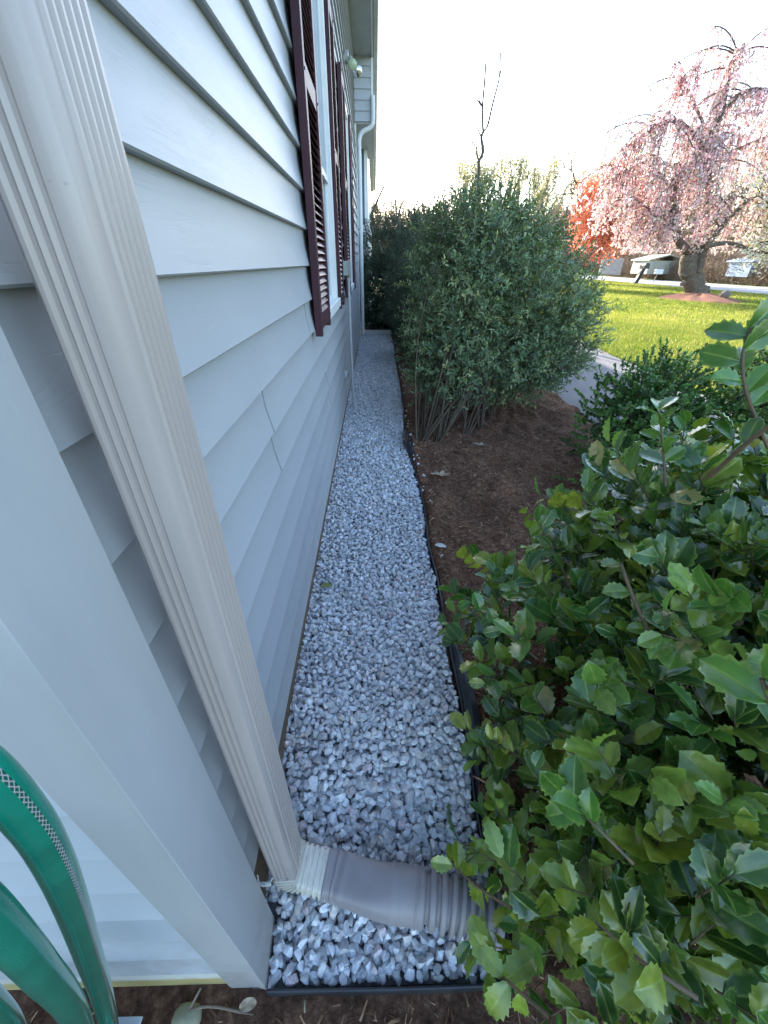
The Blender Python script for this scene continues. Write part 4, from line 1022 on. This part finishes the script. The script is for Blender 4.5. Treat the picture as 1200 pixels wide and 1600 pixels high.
# ------------------------------------------------------------------ across the road
def brush(name, n, fx, fy, z0, h, cols, wts, lab, L=(.5, 1.6), wd=.02, leaf=0, lcols=None, lsz=.1):
    x = fx(n); y = fy(n, x); z = z0 + rng.random(n) ** 1.3 * h * (.6 + .8 * vnoise(x, y, .25, 31)); P = np.stack([x, y, z], -1)
    T = np.array([(-.5, 0, 0), (.5, 0, 0), (.35, .5, .1), (-.35, .5, .1), (0, 1, 0)]), [np.array([(0, 1, 2, 3)]), np.array([(3, 2, 4)])]
    V, F = scatter(T[0], T[1], P, rdir(n) + [0, 0, .7], rdir(n), rng.uniform(*L, n), wd / rng.uniform(*L, n)); C = np.repeat(palette(n, cols, wts, .3), 5, 0)
    if leaf:
        P2 = P[rng.integers(0, n, leaf)] + rng.normal(0, .5, (leaf, 3)); P2[:, 2] = np.maximum(P2[:, 2], .1)
        V2, F2 = scatter(OVB[0], OVB[1], P2, rdir(leaf), rdir(leaf), lsz * rng.uniform(.6, 1.4, leaf)); F = F + [f + len(V) for f in F2]; V = np.vstack([V, V2]); C = np.vstack([C, np.repeat(palette(leaf, lcols, (1,) * len(lcols), .3), len(OVB[0]), 0)])
    return tag(npmesh(name, V, F, CHIP, col=C), lab, name.replace('_', ' '), kind='stuff')
br = [(.18, .12, .085), (.12, .08, .06), (.26, .19, .14), (.20, .17, .08)]
br2 = [(.30, .21, .16), (.22, .16, .12), (.38, .29, .22), (.30, .28, .15)]
brush('roadside_brush', 60000, lambda n: rng.uniform(30.2, 34, n), lambda n, x: rng.uniform(22, 120, n), .1, 2.6, br2, (3, 3, 1.5, 1), 'tangled brown brush along the far side of the road', wd=.025, leaf=9000, lcols=[(.12, .16, .04), (.2, .22, .07), (.14, .09, .05)])
brush('thicket', 26000, lambda n: rng.uniform(29.7, 31.4, n), lambda n, x: rng.uniform(26, 58, n), .05, 1.5, br2, (3, 3, 1.5, 1), 'low brown thicket in front of the sheds beyond the road', L=(.4, 1.1), wd=.02, leaf=5000, lcols=[(.16, .19, .06), (.2, .15, .09)])
brush('wood_edge', 80000, lambda n: rng.uniform(34, 62, n), lambda n, x: x * rng.uniform(1.05, 2.8, n), .6, 8.5, br2, (3, 4, 1.5, 1), 'bare brownish woods beyond the road', L=(1.0, 3.0), wd=.06, leaf=50000, lcols=[(.20, .14, .08), (.24, .25, .09), (.15, .10, .07)], lsz=.2)
brush('far_woods', 50000, lambda n: rng.uniform(-40, 80, n), lambda n, x: rng.uniform(85, 130, n), .3, 8.5, br, (3, 4, 1.5, 1), 'distant bare tree line on the horizon', L=(2.0, 5.0), wd=.12, leaf=18000, lcols=[(.24, .26, .10), (.15, .12, .09)], lsz=.5)

# mailbox and paper box
mb = at(983, 441, 41); mb[2] = 0
MBX = empty('mailbox', (21.9, 38.2, 0), 'black mailbox on a leaning dark post at the road edge', 'mailbox')
x0, y0 = 21.9, 38.2
m = MB(); m.sweep(None, [np.array([(x0 - .14 + s * .35, y0 - .14, z), (x0 + .14 + s * .35, y0 - .14, z), (x0 + .14 + s * .35, y0 + .14, z), (x0 - .14 + s * .35, y0 + .14, z)]) for z, s in ((0, 0), (1.1, 1))]); m.build('post', simple('mailbox_post', (.018, .02, .022), None, .6), MBX)
m = MB(); a = np.linspace(0, np.pi, 10); pr = [(-.2, 0), (.2, 0)] + [(.2 * math.cos(t), .22 + .2 * math.sin(t)) for t in a]
m.sweep(None, [np.array([(x0 + .38 + p, y0 + yy, 1.1 + q) for p, q in pr]) for yy in (-.4, .35)]); m.build('box', simple('mailbox_body', (.03, .035, .04), None, .35), MBX, smooth=True)
NB = empty('newspaper_box', (22.1, 36.6, 0), 'small white box on a thin stake beside the mailbox', 'box')
m = MB(); m.box((22.35, 36.5, .75), (22.95, 36.8, 1.08)); m.build('box', WHITE, NB, bevel=.03)
m = MB(); m.tube([(22.45, 36.65, .03), (22.6, 36.65, .76)], .03, 6); m.build('stake', PVC, NB)

# sheds and a hedge beyond the road
def shed(loc, sx, sy, h, rh, wallm, roofm, lab, doors=True):
    o = empty('shed', loc, lab, 'shed'); x, y, z = loc
    MB().box((x - sx / 2, y - sy / 2, z), (x + sx / 2, y + sy / 2, z + h)).build('wall', wallm, o)
    m = MB(); e = .2; m.sweep(None, [np.array([(x - sx / 2 - e, yy, z + h + .01), (x, yy, z + h + rh), (x + sx / 2 + e, yy, z + h + .01), (x + sx / 2 + e, yy, z + h + .09), (x, yy, z + h + rh + .1), (x - sx / 2 - e, yy, z + h + .09)]) for yy in (y - sy / 2 - e, y + sy / 2 + e)]); m.build('roof', roofm, o)
    if doors: MB().box((x - sx / 2 - .03, y - .5, z), (x - sx / 2 - .003, y + .5, z + h * .85)).build('door', WHITE, o)
    return o
BLUEP = simple('blue_wall', (.20, .30, .44), (.17, .26, .38), .6, 3); GREENT = simple('pale_sheeting', (.36, .38, .30), (.28, .30, .24), .6, 2, .4, 4, .05, stretch=(1, 1, .2))
p_ = at(1027, 415, 48); shed((p_[0], p_[1], .55), 3.6, 3.0, 1.15, .45, GREENT, GREENT, 'pale sheeted low shed seen beneath the cherry branches', False)
p_ = at(1160, 410, 37.5); shed((p_[0] + .8, p_[1], .6), 1.8, 2.4, 1.0, .2, BLUEP, BLUEP, 'low light blue building beyond the road at the right', False)
NV = simple('dark_roof', (.03, .035, .05), None, .7)
p_ = at(1238, 400, 44); shed((p_[0] + .8, p_[1], .8), 6.5, 5.0, 3.2, 1.6, WHITE, NV, 'white building with a dark roof at the right edge')
WP = simple('pale_fence', (.34, .32, .30), (.27, .25, .24), .8, 4)
p0 = at(938, 418, 52); p1 = at(972, 418, 50); m = MB(); q = np.array([0, .12, 0])
for i in range(9):
    a = p0 + (p1 - p0) * i / 9; b2 = p0 + (p1 - p0) * (i + .94) / 9; a[2] = b2[2] = .4; m.add([a, b2, b2 + q, a + q, a + (0, 0, 1.5), b2 + (0, 0, 1.5), b2 + q + (0, 0, 1.5), a + q + (0, 0, 1.5)], [(0, 3, 2, 1), (4, 5, 6, 7), (0, 1, 5, 4), (1, 2, 6, 5), (2, 3, 7, 6), (3, 0, 4, 7)])
tag(m.build('board_fence', WP), 'weathered pale board fence behind brown brush beyond the road', 'fence')
# tarp covered pile
p_ = at(1168, 428, 38); m = MB(); rg = []
for t_ in np.linspace(0, 1, 8):
    a = np.linspace(0, 2 * np.pi, 18, endpoint=False); s_ = (1 - t_ ** 2.2) * .95 + .05; rg.append(np.column_stack([p_[0] + np.cos(a) * .8 * s_ * (1 + .1 * np.sin(5 * a)), p_[1] + np.sin(a) * .8 * s_, np.full(18, .5 + t_ * 1.25) + .05 * np.sin(4 * a)]))
m.sweep(None, rg); tag(m.build('covered_pile', simple('dark_tarp', (.07, .07, .08), (.15, .14, .14), .7, 3, .5, 5, .05), smooth=True), 'dark grey covered heap on the grass beyond the road', 'pile')

# utility poles and wires
def pole(p, lab):
    o = empty('utility_pole', tuple(p), lab, 'utility pole', 'utility poles'); m = MB(); m.tube([p, p + (0, 0, 8.2)], [.15, .10], 8); m.build('pole', BARK, o, smooth=True)
    MB().box((p[0] - .08, p[1] - 1.1, 7.6), (p[0] + .08, p[1] + 1.1, 7.75)).build('crossarm', WOODW, o); return o
pa, pb = np.array([30.2, 8.0, 0]), np.array([30.2, 92.0, 0])
pole(pa, 'wooden utility pole beyond the road to the right'); pole(pb, 'far wooden utility pole along the road')
for dz, lab in ((4.9, 'lowest dark cable crossing behind the cherry'), (6.3, 'upper thin cable crossing before the orange red tree'), (7.75, 'topmost thin utility cable')):
    t_ = np.linspace(0, 1, 30)[:, None]; p = pa + (pb - pa) * t_; p[:, 2] = dz - .7 * (4 * t_ * (1 - t_))[:, 0]
    m = MB(); m.tube(p, .018 if dz < 5 else .012, 5); tag(m.build('utility_wire', BLACKP, smooth=True), lab, 'cable', 'utility wires')

# shoots of the holly reaching towards the camera
def ray_pt(u, v, d):
    q = RM @ np.array([u - 600.0, v - 800.0, FPX]); return CAMP + q / np.linalg.norm(q) * d
HB = bpy.data.objects['holly_bush']; sp_ = []; LP, LD, LN, LS, LC = [], [], [], [], []
for (pts_, r_, nl_, ls_, cc_) in (
    ([(700, 1345, 1.28), (745, 1385, 1.2), (800, 1420, 1.15)], .0028, 7, .054, (.20, .27, .035)),
    ([(1172, 512, .85), (1160, 560, .84), (1168, 620, .84), (1200, 700, .9)], .003, 9, .056, (.07, .16, .03)),
    ([(1240, 640, .75), (1170, 690, .78), (1110, 745, .84)], .0038, 3, .06, (.05, .11, .03)),
    ([(970, 880, 1.05), (990, 935, 1.06), (1025, 1010, 1.14), (1070, 1090, 1.3)], .0055, 3, .06, (.10, .16, .03)),
    ([(840, 815, 1.35), (870, 870, 1.33), (900, 940, 1.3)], .0028, 8, .06, (.07, .14, .04)),
    ([(735, 940, 1.32), (780, 980, 1.28), (840, 1030, 1.2)], .0028, 9, .062, (.05, .13, .03)),
    ([(1030, 640, 1.2), (1035, 690, 1.2), (1040, 760, 1.2)], .003, 10, .06, (.08, .16, .03)),
    ([(1190, 1060, .55), (1215, 1130, .56), (1250, 1200, .6)], .003, 6, .078, (.06, .15, .02)),
    ([(930, 1440, .95), (1000, 1500, .95), (1090, 1560, .98)], .0035, 9, .066, (.18, .22, .03)),
    ([(760, 1500, 1.12), (800, 1540, 1.05), (860, 1590, 1.0)], .003, 8, .056, (.18, .25, .035)),
    ([(880, 1240, .98), (930, 1290, .95), (990, 1350, .98)], .003, 8, .075, (.06, .15, .025))):
    c_ = spline([ray_pt(*p) for p in pts_], 12); sp_.append((c_, np.linspace(r_ * .7, r_, 12)))
    for k_ in range(nl_):
        q = c_[min(11, int(k_ * 9 / nl_))]; ax = norm(c_[0] - c_[-1]); s_ = norm(np.cross(ax, rng.normal(size=3)))
        LP.append(q); LD.append(norm(ax * .6 + s_)); LN.append(norm(norm(CAMP - q) * .5 + np.array([0, 0, .6]) + rng.normal(0, .3, 3))); LS.append(ls_ * rng.uniform(.75, 1.15)); LC.append(np.array(cc_) * rng.uniform(.75, 1.25))
V, F = scatter(HT[0], HT[1], np.array(LP), np.array(LD), np.array(LN), np.array(LS), np.full(len(LP), .85))
npmesh('outer_leaves', V, F, LEAF_HOLLY, HB, col=np.repeat(np.array(LC), len(HT[0]), 0), msk=np.tile(HT[2], len(LP)), smooth=True)
for s_ in sp_:
    V, F = tubes([s_], 7); npmesh('shoot', V, F, STEMR, HB, smooth=True)
print('done', len(bpy.data.objects))
